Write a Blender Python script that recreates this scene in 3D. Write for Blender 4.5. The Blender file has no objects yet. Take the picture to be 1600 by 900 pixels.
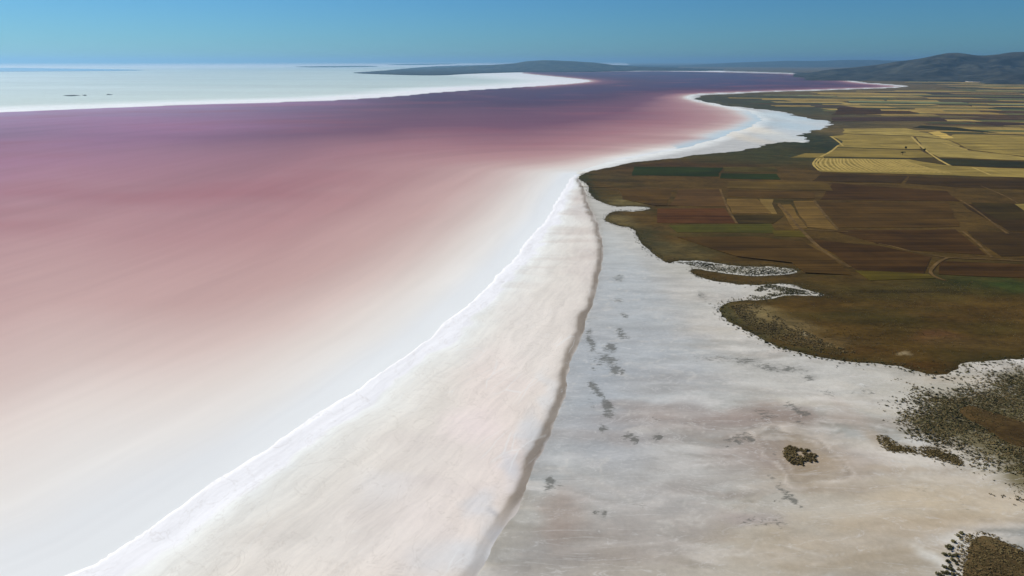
import bpy, math, random
import numpy as np

random.seed(4)
RNG = np.random.default_rng(11)
R = math.radians
scene = bpy.context.scene
C = scene.collection

# ------------------------------------------------------------------ camera
cam_data = bpy.data.cameras.new('camera')
cam = bpy.data.objects.new('camera', cam_data)
C.objects.link(cam)
cam.location = (0, 0, 150)
cam.rotation_euler = (R(90 - 18.177), 0, 0)
cam_data.sensor_width = 36
cam_data.lens = 24.3
cam_data.clip_start = 1.0
cam_data.clip_end = 400000
scene.camera = cam

# ------------------------------------------------------------------ sky, sun, exposure
SUN_ELEV, SUN_AZ = 36.0, -52.0          # degrees; azimuth from the viewing direction (+Y), negative is left
world = bpy.data.worlds.new('World')
scene.world = world
world.use_nodes = True
wn = world.node_tree
wn.nodes.clear()
w_out = wn.nodes.new('ShaderNodeOutputWorld')
w_bg = wn.nodes.new('ShaderNodeBackground')
w_sky = wn.nodes.new('ShaderNodeTexSky')
w_sky.sky_type = 'NISHITA'
w_sky.sun_disc = False
w_sky.sun_elevation = R(SUN_ELEV)
w_sky.sun_rotation = R(SUN_AZ)
w_sky.altitude = 900
w_sky.air_density = 1.0
w_sky.dust_density = 0.5
w_sky.ozone_density = 8.0
w_tint = wn.nodes.new('ShaderNodeMix')           # clear deep blue air of the dry plateau
w_tint.data_type = 'RGBA'
w_tint.blend_type = 'MULTIPLY'
w_tint.inputs[0].default_value = 1.0
w_tint.inputs[7].default_value = (0.42, 0.78, 0.95, 1.0)
w_bg.inputs['Strength'].default_value = 0.078
wn.links.new(w_sky.outputs['Color'], w_tint.inputs[6])
wn.links.new(w_tint.outputs[2], w_bg.inputs['Color'])
wn.links.new(w_bg.outputs['Background'], w_out.inputs['Surface'])

sun_data = bpy.data.lights.new('sun', 'SUN')
sun_data.energy = 5.0
sun_data.angle = R(0.53)
sun_data.color = (1.0, 0.935, 0.83)
sun = bpy.data.objects.new('sun', sun_data)
C.objects.link(sun)
sun.location = (-300, 200, 400)
sun.rotation_euler = (R(90 - SUN_ELEV), 0, R(180 - SUN_AZ))

scene.view_settings.view_transform = 'Standard'
scene.view_settings.look = 'None'
scene.view_settings.exposure = 0.0
scene.view_settings.gamma = 1.0
scene.view_settings.use_curve_mapping = False
scene.render.engine = 'CYCLES'
scene.cycles.use_denoising = True
scene.cycles.use_adaptive_sampling = True
scene.cycles.adaptive_threshold = 0.02
scene.cycles.max_bounces = 3
scene.cycles.volume_bounces = 0

# ------------------------------------------------------------------ survey of the place: metres, x east, y north, from under the camera
SPIT_EDGE = [(-900.0,-1200.0),(-420.0,-150.0),(-240.0,70.0),(-134.4,173.8),(-125.9,189.2),(-115.3,212.9),(-101.8,239.9),(-91.7,262.0),(-79.9,287.1),(-65.6,323.4),(-49.7,354.4),(-38.7,391.0),(-17.8,455.4),(0.0,523.0),(17.2,601.9),(39.2,693.6),(48.4,760.6),(67.8,868.3),(87.1,961.2)]
RIDGE = [(89.4,928.2),(89.3,840.9),(82.5,732.4),(84.1,669.8),(79.1,588.1),(73.8,541.9),(65.1,495.2),(59.2,456.9),(44.2,387.8),(36.8,353.5),(27.4,321.1),(26.3,298.8),(20.2,274.3),(15.2,253.1),(8.0,234.4),(4.7,218.0),(2.0,205.5),(-2.2,197.7),(-5.6,188.6),(-9.7,175.2),(-60.0,60.0),(-200.0,-300.0),(-500.0,-1200.0)]
LAKE = [(-9000.0,1500.0),(-9000.0,-6000.0),(-2200.0,-4000.0),(-900.0,-1200.0),(-420.0,-150.0),(-240.0,70.0),(-134.4,173.8),(-125.9,189.2),(-115.3,212.9),(-101.8,239.9),(-91.7,262.0),(-79.9,287.1),(-65.6,323.4),(-49.7,354.4),(-38.7,391.0),(-17.8,455.4),(0.0,523.0),(17.2,601.9),(39.2,693.6),(48.4,760.6),(67.8,868.3),(87.1,961.2),(119.2,1034.5),(161.3,1096.8),(211.1,1150.4),(265.7,1209.3),(368.3,1346.3),(465.6,1516.8),(557.7,1650.2),(644.1,1828.0),(732.1,2123.4),(751.3,2356.4),(734.9,2645.4),(735.5,2936.8),(755.9,3121.5),(846.9,3388.8),(967.2,3497.5),(1247.3,3681.8),(1582.2,3886.4),(1976.2,4134.1),(2266.4,4317.3),(2436.0,4482.7),(2477.3,4723.7),(2523.2,5291.9),(2928.8,6453.1),(3144.7,7246.0),(3456.0,8879.3),(3354.9,9297.8),(2913.2,10633.1),(2152.9,11604.3),(907.3,10264.8),(110.1,10384.7),(158.7,8969.0),(526.3,6826.8),(660.4,5815.6),(479.1,5137.6),(0.0,4264.8),(-346.1,3697.4),(-506.0,3237.6),(-717.6,2864.1),(-924.4,2716.0),(-1250.0,2510.9),(-1429.1,2346.8),(-1576.8,2191.2),(-1752.2,2047.3),(-2024.1,1868.1),(-2471.4,1603.3)]
FARM = [(89.8,941.7),(101.3,978.6),(123.8,1008.9),(155.9,1044.4),(180.6,1078.7),(207.1,1099.0),(252.4,1126.8),(270.8,1134.5),(297.5,1158.4),(330.5,1186.7),(401.5,1236.3),(430.8,1274.2),(488.4,1338.7),(522.5,1368.3),(561.7,1357.2),(589.4,1426.6),(647.9,1558.9),(726.6,1650.2),(779.9,1752.6),(839.2,1839.8),(813.8,1931.6),(823.3,2035.1),(833.0,2205.3),(810.6,2356.4),(779.4,2474.9),(741.3,2686.5),(770.5,3013.3),(846.1,3255.8),(955.1,3375.6),(1055.6,3428.7),(1273.4,3643.4),(1551.7,3801.9),(1899.5,4001.9),(2212.5,4213.6),(2403.2,4371.0),(2523.6,4540.6),(2588.2,4854.1),(2623.3,5422.2),(2848.3,6117.9),(3157.6,6961.1),(3423.0,7891.6),(3759.0,9446.2),(3745.0,10384.7),(3352.2,12242.8),(2466.8,13971.4),(4425.4,27142.3),(20000.0,130000.0),(130000.0,130000.0),(130000.0,-20000.0),(2500.0,-1500.0),(700.0,150.0),(308.5,340.4),(270.1,334.5),(265.6,335.4),(255.6,332.1),(234.7,329.7),(231.7,324.9),(222.4,316.6),(210.6,315.1),(204.7,319.6),(197.2,328.1),(179.8,331.3),(166.5,335.4),(153.9,344.7),(143.8,353.5),(136.7,376.4),(129.0,396.5),(130.3,413.8),(136.4,424.8),(148.3,432.4),(169.1,432.4),(183.5,441.6),(199.5,441.6),(213.6,440.3),(204.0,452.6),(196.8,468.5),(174.3,462.6),(158.5,465.6),(143.4,473.1),(136.0,483.9),(132.1,496.9),(137.6,505.3),(149.9,496.9),(173.6,485.5),(201.1,488.7),(217.3,498.6),(208.0,507.1),(172.4,510.5),(149.0,526.7),(129.3,524.9),(122.3,515.8),(114.9,541.9),(112.5,568.3),(111.9,599.6),(114.7,636.8),(100.3,650.1),(91.1,669.8),(97.5,699.8),(110.2,719.0),(132.6,715.7),(148.5,732.4),(143.6,739.3),(123.3,742.7),(109.6,739.3),(96.5,775.5),(92.0,815.2),(98.2,873.0),(89.2,907.4)]
MOUNDS = {'lens':[(199.1,279.7),(205.6,284.6),(210.6,286.4),(216.2,279.7),(224.5,269.7),(237.7,257.7),(220.4,229.2),(207.5,245.6),(202.7,251.6),(201.4,265.3),(198.9,271.5)],'strip':[(154.5,259.3),(159.1,256.2),(159.8,248.1),(174.0,248.6),(177.5,243.2),(178.6,237.2),(175.4,233.5),(169.1,237.2),(164.9,241.3),(157.2,243.2),(151.8,244.2),(150.6,249.6)],'corner':[(146.8,190.2),(151.8,193.7),(158.0,195.1),(162.2,191.4),(165.6,186.1),(176.6,173.8),(160.6,149.1),(122.2,149.1),(136.2,173.8),(142.9,184.9)],'far_right':[(262.4,327.3),(273.9,330.5),(287.3,313.6),(273.2,303.6),(256.6,313.6),(257.4,321.1)]}
ISLET = (114.5,241.8)
SHRUBLAND = [(194.7,304.3),(175.6,283.3),(167.4,274.3),(165.9,259.3),(167.3,252.6),(177.6,237.2),(179.0,228.7),(179.1,220.8),(182.6,210.2),(201.7,205.5),(300.7,330.5),(267.3,330.5),(252.2,324.9),(231.8,320.3),(240.4,315.1),(219.0,306.4),(205.3,302.2)]
HEADLAND = [(194.7,304.3),(175.6,283.3),(167.4,274.3),(165.9,259.3),(169.4,251.6),(179.2,252.6),(199.3,274.3),(216.4,302.2),(205.3,302.2)]
INLET1 = [(128.5,521.2),(148.0,523.0),(171.8,508.8),(207.3,505.3),(217.3,498.6),(201.7,490.3),(174.1,487.1),(150.8,500.2)]
INLET2 = [(173.3,459.7),(181.2,465.6),(202.8,449.8),(213.6,440.3),(200.1,443.0),(184.0,443.0),(169.5,433.7),(155.1,433.7)]
SANDY = [(140.3,419.8),(158.0,423.5),(163.9,394.3),(176.0,359.0),(186.7,343.8),(171.4,340.4),(150.8,359.0),(139.7,385.7)]
INLET3 = [(92.9,684.5),(112.0,699.8),(117.0,669.8),(115.1,639.4),(100.7,652.9)]
FRINGE = [(148.3,192.2),(145.0,189.4),(142.6,187.9),(141.5,186.3),(138.5,183.2),(140.1,183.2),(139.7,181.0),(137.6,180.3),(137.2,178.7),(135.0,177.7),(136.4,176.9),(134.3,175.3),(133.0,175.3),(131.4,174.3),(135.7,174.5),(141.7,183.0),(139.3,179.1),(136.6,176.2),(150.0,193.9),(142.7,186.7)]
LENS_POOL = [(-14971.2,15421.8),(-12144.5,17206.9),(-8872.5,14782.5),(-6270.3,12678.7),(-6274.7,11454.9),(-7608.6,10761.8),(-9867.4,10147.6)]
DARK_ISLES = [[(-2038.2,3255.8),(-2042.1,3305.2),(-2016.3,3311.5),(-1980.1,3280.3),(-1970.6,3225.6),(-1998.6,3219.7)],[(-1976.4,3299.0),(-1990.6,3343.3),(-1948.5,3286.5),(-1931.6,3237.6)],[(-1916.2,3375.6),(-1920.1,3415.3),(-1880.1,3375.6),(-1869.6,3324.1)]]
PENINSULA = [(-2072.2,9297.8),(-1267.4,8183.0),(-754.8,7822.0),(-552.6,8924.0),(108.9,10264.8),(897.0,10147.6),(2181.2,11757.6),(3257.8,14193.9),(6219.4,27142.3),(2588.2,29371.1),(-1035.3,29371.1),(-2226.5,22959.0),(-2234.1,16881.3),(-2054.6,12242.8),(-2041.5,10264.8)]
FAR_STRIPS = [[(-5619.4,30368.4),(-4453.0,45967.2),(-3007.2,42680.3),(-3348.9,27142.3)],[(-6072.2,19672.1),(-4857.8,22959.0),(-3671.6,20818.7),(-4689.5,17719.5)]]
HILL_RIGHT = [(21.26,24.8),(23.4,56.6),(25.06,84.1),(26.66,117.2),(27.82,152.5),(29.35,180.7),(30.26,208.2),(30.81,223.2),(31.43,222.7),(32.0,207.2),(32.48,194.8),(33.01,191.5),(33.71,200.1),(34.37,220.4),(35.04,225.7),(36.39,204.3),(38.33,180.4),(40.74,168.5),(44.13,105.5)]
HILL_FRONT = [(32.73,20.3),(33.43,34.9),(34.28,47.2),(35.28,64.0),(36.91,78.7),(39.11,80.8),(41.55,42.7)]
HILL_CENTRE = [(-8.05,-47.6),(-5.04,41.8),(-2.02,75.4),(0.25,109.3),(1.11,143.2),(2.42,162.4),(3.52,156.8),(4.78,147.8),(6.53,120.8),(8.03,78.4),(10.0,54.2),(12.92,27.6),(16.25,-19.7)]
HILL_FAR = [(9.02,-60.6),(12.91,10.9),(15.74,80.4),(17.58,119.4),(19.39,138.6),(21.16,166.8),(22.89,157.4),(24.57,188.3),(26.22,184.2),(27.82,166.0),(30.87,191.3),(35.11,205.7),(39.87,186.9),(44.12,40.3)]
QUARRY = [[(3423.2,5541.5),(3892.9,6096.8),(3973.6,6013.7),(3906.0,5777.5),(3519.0,5356.3),(3359.6,5291.9)],[(3932.4,6573.0),(4317.0,6961.1),(4446.0,6826.8),(4295.2,6548.7),(3975.4,6406.3)]]
FIELDS = [('dkgreen',[(183.0,1034.5),(310.9,1021.5),(279.9,939.0),(162.6,950.0)]),('dkgreen',[(295.0,967.0),(368.9,961.2),(353.7,912.5),(278.8,922.9)]),('olive',[(314.6,1028.0),(388.5,1028.0),(374.4,978.6),(300.2,978.6)]),('plough',[(203.6,840.9),(255.3,840.9),(232.1,735.8),(170.6,739.3)]),('brown',[(129.9,845.4),(197.3,840.9),(167.2,742.7),(156.8,742.7),(127.6,779.3)]),('red',[(154.7,725.6),(226.3,725.6),(217.0,655.6),(139.5,655.6)]),('green',[(150.2,647.4),(248.9,652.9),(239.2,614.0),(151.6,618.9)]),('yellowgreen',[(239.8,623.9),(269.4,623.9),(263.9,597.2),(234.9,601.9)]),('tan',[(244.2,779.3),(279.9,779.3),(265.5,699.8),(225.6,702.9)]),('palertan',[(281.4,779.3),(294.6,775.5),(273.6,696.7),(265.8,696.7)]),('dkolive',[(224.1,693.6),(277.2,690.5),(252.0,652.9),(217.4,652.9)]),('tan',[(289.8,742.7),(305.1,749.8),(277.8,634.2),(262.7,626.4)]),('tan',[(314.2,768.0),(337.9,768.0),(302.0,626.4),(278.8,636.8)]),('dkbrown',[(296.1,623.9),(411.7,629.0),(383.6,539.9),(328.9,553.8),(315.1,576.9)]),('deep',[(417.7,621.4),(525.1,614.0),(463.4,536.1),(391.3,536.1)]),('deep',[(492.1,749.8),(552.9,746.2),(553.7,650.1),(529.0,618.9),(457.3,618.9)]),('dkolive',[(507.8,757.0),(552.5,749.8),(537.8,678.5),(478.8,666.9)]),('gold',[(549.7,749.8),(638.3,757.0),(580.9,684.5),(538.4,715.7)]),('brown',[(336.9,757.0),(482.3,757.0),(424.1,639.4),(307.8,634.2)]),('dkbrown',[(409.9,882.5),(524.7,827.9),(499.5,764.3),(346.7,771.7)]),('olivebrown',[(284.6,902.3),(403.8,887.4),(387.7,832.2),(265.0,849.9)]),('brown',[(261.1,836.6),(360.9,823.6),(344.0,779.3),(247.6,790.9)]),('deep',[(430.9,967.0),(542.0,944.5),(500.0,882.5),(393.4,902.3)]),('deep',[(540.8,939.0),(673.3,907.4),(626.5,840.9),(556.5,854.4),(504.9,882.5)]),('dkbrown',[(263.3,590.3),(310.8,568.3),(335.1,532.3),(304.3,487.1),(258.7,490.3)]),('dkbrown',[(336.2,521.2),(395.2,512.3),(437.7,503.6),(412.3,471.5),(370.8,477.7),(312.8,485.5)]),('yellowgreen',[(257.0,496.9),(306.7,487.1),(306.0,476.1),(256.6,471.5)]),('brown',[(148.4,599.6),(217.7,601.9),(252.4,581.3),(255.0,530.4),(248.6,483.9),(217.4,490.3),(219.4,517.6),(180.2,536.1)]),('gold',[(436.5,984.5),(494.1,1130.7),(633.1,1111.6),(652.2,1037.8),(744.7,1008.9),(863.1,972.8),(803.6,902.3),(689.4,930.4),(546.7,961.2)]),('darkgold',[(511.2,1146.4),(587.0,1269.4),(718.6,1227.2),(685.3,1134.5),(639.4,1126.8)]),('gold',[(591.3,1279.1),(651.1,1379.6),(661.5,1457.6),(716.0,1510.0),(832.0,1463.9),(729.0,1245.6)]),('gold2',[(716.7,1523.6),(764.2,1634.3),(919.5,1650.2),(900.6,1530.5),(869.2,1414.6),(843.1,1476.8)]),('gold2',[(831.6,1451.3),(866.0,1402.7),(802.9,1227.2),(835.9,1138.5),(890.3,1075.2),(873.9,1054.5),(809.1,1100.4),(693.8,1138.5),(733.6,1245.6)]),('gold',[(875.7,1414.6),(953.3,1516.8),(1074.0,1476.8),(1184.7,1414.6),(915.8,1082.3),(844.3,1150.4),(812.0,1236.3)]),('palegold',[(911.4,1544.6),(950.7,1573.4),(902.2,1432.7),(875.4,1420.6)]),('deepgreen',[(682.7,1123.0),(798.9,1085.9),(873.9,1054.5),(823.2,990.5),(751.4,1018.4),(660.1,1047.7)]),('darkgold',[(449.9,1134.5),(495.5,1183.3),(534.6,1183.3),(504.0,1134.5)]),('deepgreen',[(943.3,1666.5),(974.0,1603.3),(1063.2,1530.5),(1046.5,1674.7),(994.5,1717.1)]),('purplebrown',[(896.0,1987.8),(1193.9,1976.3),(1134.9,1847.8),(834.5,1847.8)]),('dkbrown',[(1109.1,2422.7),(1272.2,2422.7),(1223.3,2123.4),(933.1,2072.1)]),('purplebrown',[(1168.2,1847.8),(1291.1,1808.6),(1398.5,1717.1),(1181.0,1717.1)])]
TRACKS = [(2.4,[(434.7,512.3),(401.5,521.2),(379.9,525.8),(346.8,530.4),(339.4,538.0),(329.3,547.8),(321.1,568.3),(314.5,574.8)]),(2.4,[(346.8,530.4),(333.2,519.4),(321.0,505.3),(310.4,492.0),(306.8,479.2),(309.3,470.0)]),(3.2,[(293.7,753.4),(282.8,696.7),(270.4,636.8),(262.9,594.9),(257.4,557.9),(255.9,526.7),(256.8,503.6)]),(2.2,[(505.6,771.7),(489.3,719.0),(465.7,655.6),(449.9,611.5)]),(2.2,[(588.6,863.6),(573.8,798.9),(557.8,753.4)]),(2.2,[(414.8,621.4),(399.3,572.6),(383.2,532.3)]),(2.6,[(339.3,768.0),(318.2,690.5),(303.2,626.4)]),(2.5,[(270.5,626.4),(290.2,623.9),(308.6,618.9)]),(2.5,[(223.6,702.9),(245.9,706.1),(263.6,699.8)]),(5.0,[(909.5,2035.1),(1066.0,2040.0),(1235.4,2015.9),(1417.5,1964.9)]),(4.0,[(830.7,1463.9),(745.1,1274.2),(684.9,1126.8),(656.1,1041.1)]),(4.0,[(505.3,1142.4),(546.4,1200.5),(607.2,1304.2)]),(4.0,[(662.9,1463.9),(636.0,1368.3),(611.0,1294.0)]),(3.5,[(825.0,1346.3),(799.5,1227.2)]),(3.5,[(678.2,1021.5),(657.5,950.0)]),(2.5,[(254.5,840.9),(230.0,729.0),(216.8,652.9)]),(2.5,[(84.3,863.6),(127.2,854.4),(189.4,847.6),(205.7,849.9)])]
TREES = [(695.5,1236.3),(707.5,1200.5),(652.5,1166.6)]
SALT_STAINS = [(755.8,2072.1,22.4,151.2,(240,240,232),0.8),(556.7,1573.4,31.4,208.7,(236,228,208),0.9),(188.4,296.1,12.2,20.0,(222,222,218),0.7),(130.6,247.6,5.7,16.7,(226,220,214),0.5),(160.4,471.5,27.5,30.3,(214,214,210),0.7),(485.9,1463.9,26.6,102.5,(228,214,188),0.7),(165.8,306.4,34.4,21.2,(208,208,204),0.6),(123.8,321.1,39.1,23.0,(206,206,202),0.6),(139.6,549.8,15.8,40.2,(200,206,206),0.7),(124.9,394.3,27.3,44.3,(206,204,198),0.6),(774.8,2023.1,72.9,168.6,(186,208,214),0.8),(221.2,310.0,19.0,5.8,(214,202,188),0.8),(552.4,1463.9,53.2,76.7,(196,204,204),0.8),(82.9,539.9,15.5,99.4,(194,202,206),0.6),(678.0,1734.7,53.4,142.8,(182,204,212),0.85),(84.4,199.8,4.4,2.1,(196,198,198),0.8),(81.2,280.3,17.4,9.7,(196,196,196),0.5),(80.1,429.8,25.3,78.8,(180,188,194),0.7),(74.8,337.0,30.6,50.7,(178,186,194),0.7),(38.0,220.8,21.4,8.1,(184,184,186),0.5),(142.5,220.8,47.5,16.3,(198,186,166),0.75),(163.7,209.1,36.4,11.2,(200,186,162),0.8),(42.5,252.6,15.9,15.3,(180,182,186),0.6),(64.7,233.5,29.9,13.4,(182,182,182),0.6),(40.7,306.4,15.6,57.8,(172,180,188),0.8),(150.9,274.3,6.8,17.6,(190,178,168),0.6),(68.5,201.9,13.3,7.0,(182,178,176),0.5),(134.0,238.1,15.2,10.1,(186,174,166),0.7),(186.1,448.4,21.9,12.4,(182,178,164),0.85),(44.8,205.5,26.9,14.5,(174,172,172),0.6),(169.7,501.9,43.6,13.6,(180,176,162),0.85),(104.6,188.6,37.7,15.8,(186,174,154),0.8),(192.1,238.1,15.2,18.5,(182,174,156),0.7),(137.3,198.4,26.1,4.1,(190,172,144),0.7),(76.2,383.6,22.8,5.2,(164,168,170),0.6),(83.0,313.6,19.2,2.9,(166,166,166),0.6),(100.5,277.3,11.5,4.8,(178,164,156),0.6),(220.3,280.3,43.5,43.1,(176,170,152),0.8),(121.8,335.4,6.8,4.9,(166,166,162),0.8),(136.6,324.9,14.8,3.9,(166,166,162),0.7),(114.0,231.3,11.1,7.0,(180,166,144),0.6),(117.2,354.4,24.9,4.5,(166,164,158),0.6),(148.1,315.1,3.8,3.7,(164,164,160),0.7),(112.1,182.4,36.7,9.0,(178,164,142),0.5),(64.8,257.7,43.2,6.3,(170,160,154),0.6),(83.4,200.1,8.8,4.2,(168,158,156),0.7),(153.0,231.3,17.3,2.2,(176,162,142),0.7),(152.7,252.6,4.8,7.1,(178,162,140),0.8),(77.2,216.8,16.4,2.4,(164,156,150),0.6),(31.0,185.5,22.7,15.4,(164,156,150),0.8),(8.2,182.4,14.3,12.0,(158,156,154),0.8),(17.9,205.5,6.7,14.5,(168,152,142),0.8),(116.4,220.8,19.0,3.3,(168,154,138),0.6),(116.0,243.7,15.5,18.2,(166,151,131),0.9),(100.2,242.8,18.0,11.4,(160,147,140),0.85),(61.4,283.3,20.5,3.7,(158,146,140),0.6),(81.8,271.5,36.7,8.0,(158,143,136),0.8),(114.5,241.8,6.7,9.5,(164,148,122),0.8),(121.4,275.5,13.7,10.6,(152,136,127),0.9),(169.9,252.6,5.3,3.0,(226,226,222),0.7),(151.5,245.1,10.4,3.9,(222,216,206),0.7),(133.8,179.5,2.4,8.8,(226,226,220),0.9),(144.3,190.2,2.9,2.6,(226,226,220),0.8)]
SALT_MATS = [(45.6,375.4,1.9,4.0,0,0.9),(44.2,359.0,2.2,11.2,0,0.9),(43.6,347.3,1.7,3.5,0,0.8),(63.1,377.4,2.6,3.0,0,0.8),(63.5,370.5,3.3,4.9,0,0.9),(54.8,352.6,3.2,5.4,0,1.0),(50.8,335.4,4.1,7.4,0,0.9),(52.5,323.4,2.6,4.6,0,1.0),(45.3,332.1,2.7,4.9,0,0.5),(56.8,321.9,1.3,1.5,0,1.0),(41.7,324.2,1.3,2.3,0,0.7),(39.1,306.4,2.2,5.6,0,1.0),(40.5,299.5,2.1,4.7,0,1.0),(42.4,294.8,1.8,2.6,0,0.9),(43.9,287.7,1.8,5.1,0,1.0),(44.4,280.3,1.7,3.0,0,1.0),(42.4,274.3,2.0,1.8,0,1.0),(36.6,284.0,2.3,5.0,0,0.5),(38.6,264.2,1.9,2.7,0,1.0),(64.3,274.3,1.7,1.8,0,0.9),(49.0,256.7,2.2,1.6,0,1.0),(51.5,254.1,1.6,1.5,0,1.0),(60.6,255.6,1.9,2.1,0,1.0),(14.9,223.7,2.2,3.3,0,1.0),(14.1,218.8,1.9,2.4,0,0.7),(30.0,202.9,2.0,1.1,0,0.8),(33.2,202.6,1.6,1.4,0,0.8),(45.4,208.7,2.7,1.1,0,0.6),(76.5,477.7,3.2,6.2,0,0.7),(79.7,483.9,2.3,4.8,0,0.7),(69.5,429.8,4.2,5.1,0,0.6),(69.7,403.3,2.4,4.6,0,0.8),(127.0,440.3,2.2,10.7,0,0.7),(108.7,337.0,13.6,4.2,0,0.55),(121.5,334.5,6.1,4.9,0,0.7),(132.0,325.7,5.3,3.9,0,0.8),(142.6,323.4,7.2,3.1,0,0.8),(147.8,314.3,2.9,2.9,0,0.85),(93.9,255.6,5.4,2.1,0,0.7),(98.9,256.2,2.1,2.6,0,0.9),(93.5,252.6,1.9,1.5,0,0.8),(87.4,249.1,1.3,1.0,0,0.8),(129.5,281.5,2.9,3.7,0,1.0),(130.7,277.3,2.9,3.6,0,1.0),(131.5,274.3,1.7,2.3,0,0.9),(113.3,274.3,2.8,3.5,0,0.7),(112.2,277.9,2.3,2.4,0,0.6),(124.4,268.6,1.7,2.8,0,0.7),(100.2,216.8,1.9,3.9,0,0.8),(99.3,212.1,2.1,1.9,0,0.9),(100.0,210.2,1.4,1.5,0,0.9),(100.2,220.8,1.9,2.4,0,0.7),(95.1,211.4,1.1,0.8,0,0.8),(101.0,206.9,0.9,0.7,0,0.8),(93.9,203.7,0.9,0.7,0,0.8),(104.8,242.8,0.8,6.7,0,0.5),(110.2,252.6,1.6,3.0,0,0.45),(99.6,227.0,1.5,2.1,0,0.6),(89.4,192.7,1.3,1.0,0,0.6),(149.7,298.1,3.1,3.4,0,0.6),(165.9,296.8,6.1,2.0,0,0.6),(170.4,302.9,4.3,2.1,0,0.5),(150.9,218.8,4.7,2.4,0,0.4),(159.1,209.1,1.8,1.5,0,0.4),(163.6,205.5,2.2,1.1,0,0.4),(83.4,200.1,6.6,2.8,0,0.5),(90.7,199.1,3.5,1.7,0,0.6)]
SPIT_STAINS = [(-9.4,306.4,15.6,42.9,(226,212,202),0.7),(7.4,373.4,14.9,60.9,(226,218,208),0.6),(-5.1,238.1,17.7,27.9,(222,208,200),0.6),(-27.8,238.1,20.2,23.1,(220,212,202),0.6),(-53.8,205.5,22.4,21.8,(214,208,198),0.6),(-34.9,198.4,19.6,20.7,(222,212,204),0.6),(-61.9,185.5,24.8,12.3,(222,216,206),0.5),(-19.6,268.6,11.2,13.5,(230,216,210),0.7),(70.7,715.7,10.8,39.2,(196,186,178),0.7),(77.2,787.0,8.8,31.2,(196,180,168),0.7),(60.6,549.8,11.6,16.0,(190,178,168),0.6),(54.5,503.6,9.7,34.2,(206,196,186),0.6),(-9.1,209.1,5.0,7.4,(196,202,206),0.6),(-5.8,204.4,1.3,2.2,(160,160,162),0.7),(-7.5,195.1,4.3,4.0,(198,203,207),0.6),(-18.3,182.4,12.2,9.0,(206,211,213),0.7),(9.3,252.6,3.7,20.4,(202,208,210),0.7),(17.5,292.8,3.6,26.2,(212,214,212),0.6),(0.0,229.2,3.4,10.4,(200,204,208),0.6),(32.8,417.4,8.2,49.1,(206,198,188),0.4),(-23.8,220.8,14.3,4.1,(206,196,188),0.4),(-39.8,252.6,15.9,5.1,(214,204,196),0.4),(-47.5,220.8,11.9,8.1,(232,230,226),0.4),(-73.1,195.1,17.2,4.0,(206,200,190),0.5)]
FARM_STAINS = [(462.0,1451.3,118.8,285.7,(44,54,34),0.95),(401.0,1150.4,116.1,80.5,(56,60,32),0.85),(607.2,1451.3,66.0,401.7,(34,48,34),0.95),(554.2,1236.3,22.6,130.2,(40,48,26),0.8),(756.6,2817.6,100.9,277.3,(70,70,50),0.7),(1008.8,2817.6,302.6,570.5,(52,60,46),0.85),(906.9,2293.6,123.7,247.4,(60,66,48),0.8),(817.8,1847.8,100.1,161.6,(56,56,44),0.7),(246.4,1028.0,104.2,58.4,(60,42,22),0.8),(129.7,933.6,34.6,43.1,(66,56,28),0.8),(99.1,939.0,10.4,32.7,(34,50,22),0.9),(94.4,845.4,7.1,62.7,(34,46,30),0.9),(124.7,760.6,17.8,25.6,(120,108,66),0.8),(104.4,669.8,12.7,23.1,(122,108,68),0.8),(105.4,699.8,13.2,25.0,(60,50,24),0.6),(121.4,592.6,14.1,46.1,(58,60,40),0.8),(143.2,553.8,21.2,24.4,(94,84,50),0.8),(185.4,570.4,32.7,25.7,(50,46,18),0.8),(149.2,629.0,23.9,15.4,(80,66,34),0.6),(180.0,503.6,38.9,10.2,(84,66,34),0.6),(176.1,477.7,46.4,9.3,(78,60,28),0.8),(334.2,464.1,40.6,23.5,(48,58,24),0.9),(263.4,449.8,52.7,22.2,(68,60,26),0.8),(356.2,456.9,13.4,17.1,(46,62,22),0.8),(226.3,394.3,23.4,11.0,(58,52,20),0.7),(237.0,378.5,22.6,8.2,(60,52,20),0.6),(286.0,378.5,18.8,10.2,(62,54,20),0.8),(243.4,363.7,14.5,9.5,(96,66,40),0.8),(262.8,354.4,28.4,9.1,(92,74,38),0.7),(214.0,324.9,23.0,7.8,(80,52,16),0.85),(187.5,345.5,20.8,6.9,(84,60,26),0.7),(154.1,399.9,15.8,15.8,(140,124,84),0.8),(161.8,378.5,15.1,10.2,(138,120,80),0.7),(176.0,359.0,18.0,6.5,(118,98,62),0.6),(212.6,343.8,2.8,1.4,(176,158,120),0.8),(168.7,367.5,2.2,1.9,(200,190,160),0.9),(136.0,405.5,5.6,16.2,(66,68,42),0.85),(140.6,371.4,14.8,7.9,(70,70,44),0.8),(157.0,347.3,20.9,4.4,(60,58,32),0.7),(198.1,429.8,21.1,17.9,(70,52,20),0.6),(195.1,394.3,23.4,22.0,(72,54,22),0.5),(280.1,405.5,32.0,16.2,(78,58,26),0.5)]


# ------------------------------------------------------------------ small maths
def lin(c):
    c = np.asarray(c, dtype=np.float64) / 255.0
    return np.where(c <= 0.04045, c / 12.92, ((c + 0.055) / 1.055) ** 2.4)

def sstep(a, b, x):
    t = np.clip((x - a) / (b - a), 0, 1)
    return t * t * (3 - 2 * t)

def vhash(ix, iy, seed):
    n = (ix.astype(np.int64) * 374761393 + iy.astype(np.int64) * 668265263 + seed * 1274126177) & 0x7fffffff
    n = ((n ^ (n >> 13)) * 1274126177) & 0x7fffffff
    return ((n ^ (n >> 16)) & 0xffff) / 65535.0

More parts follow.
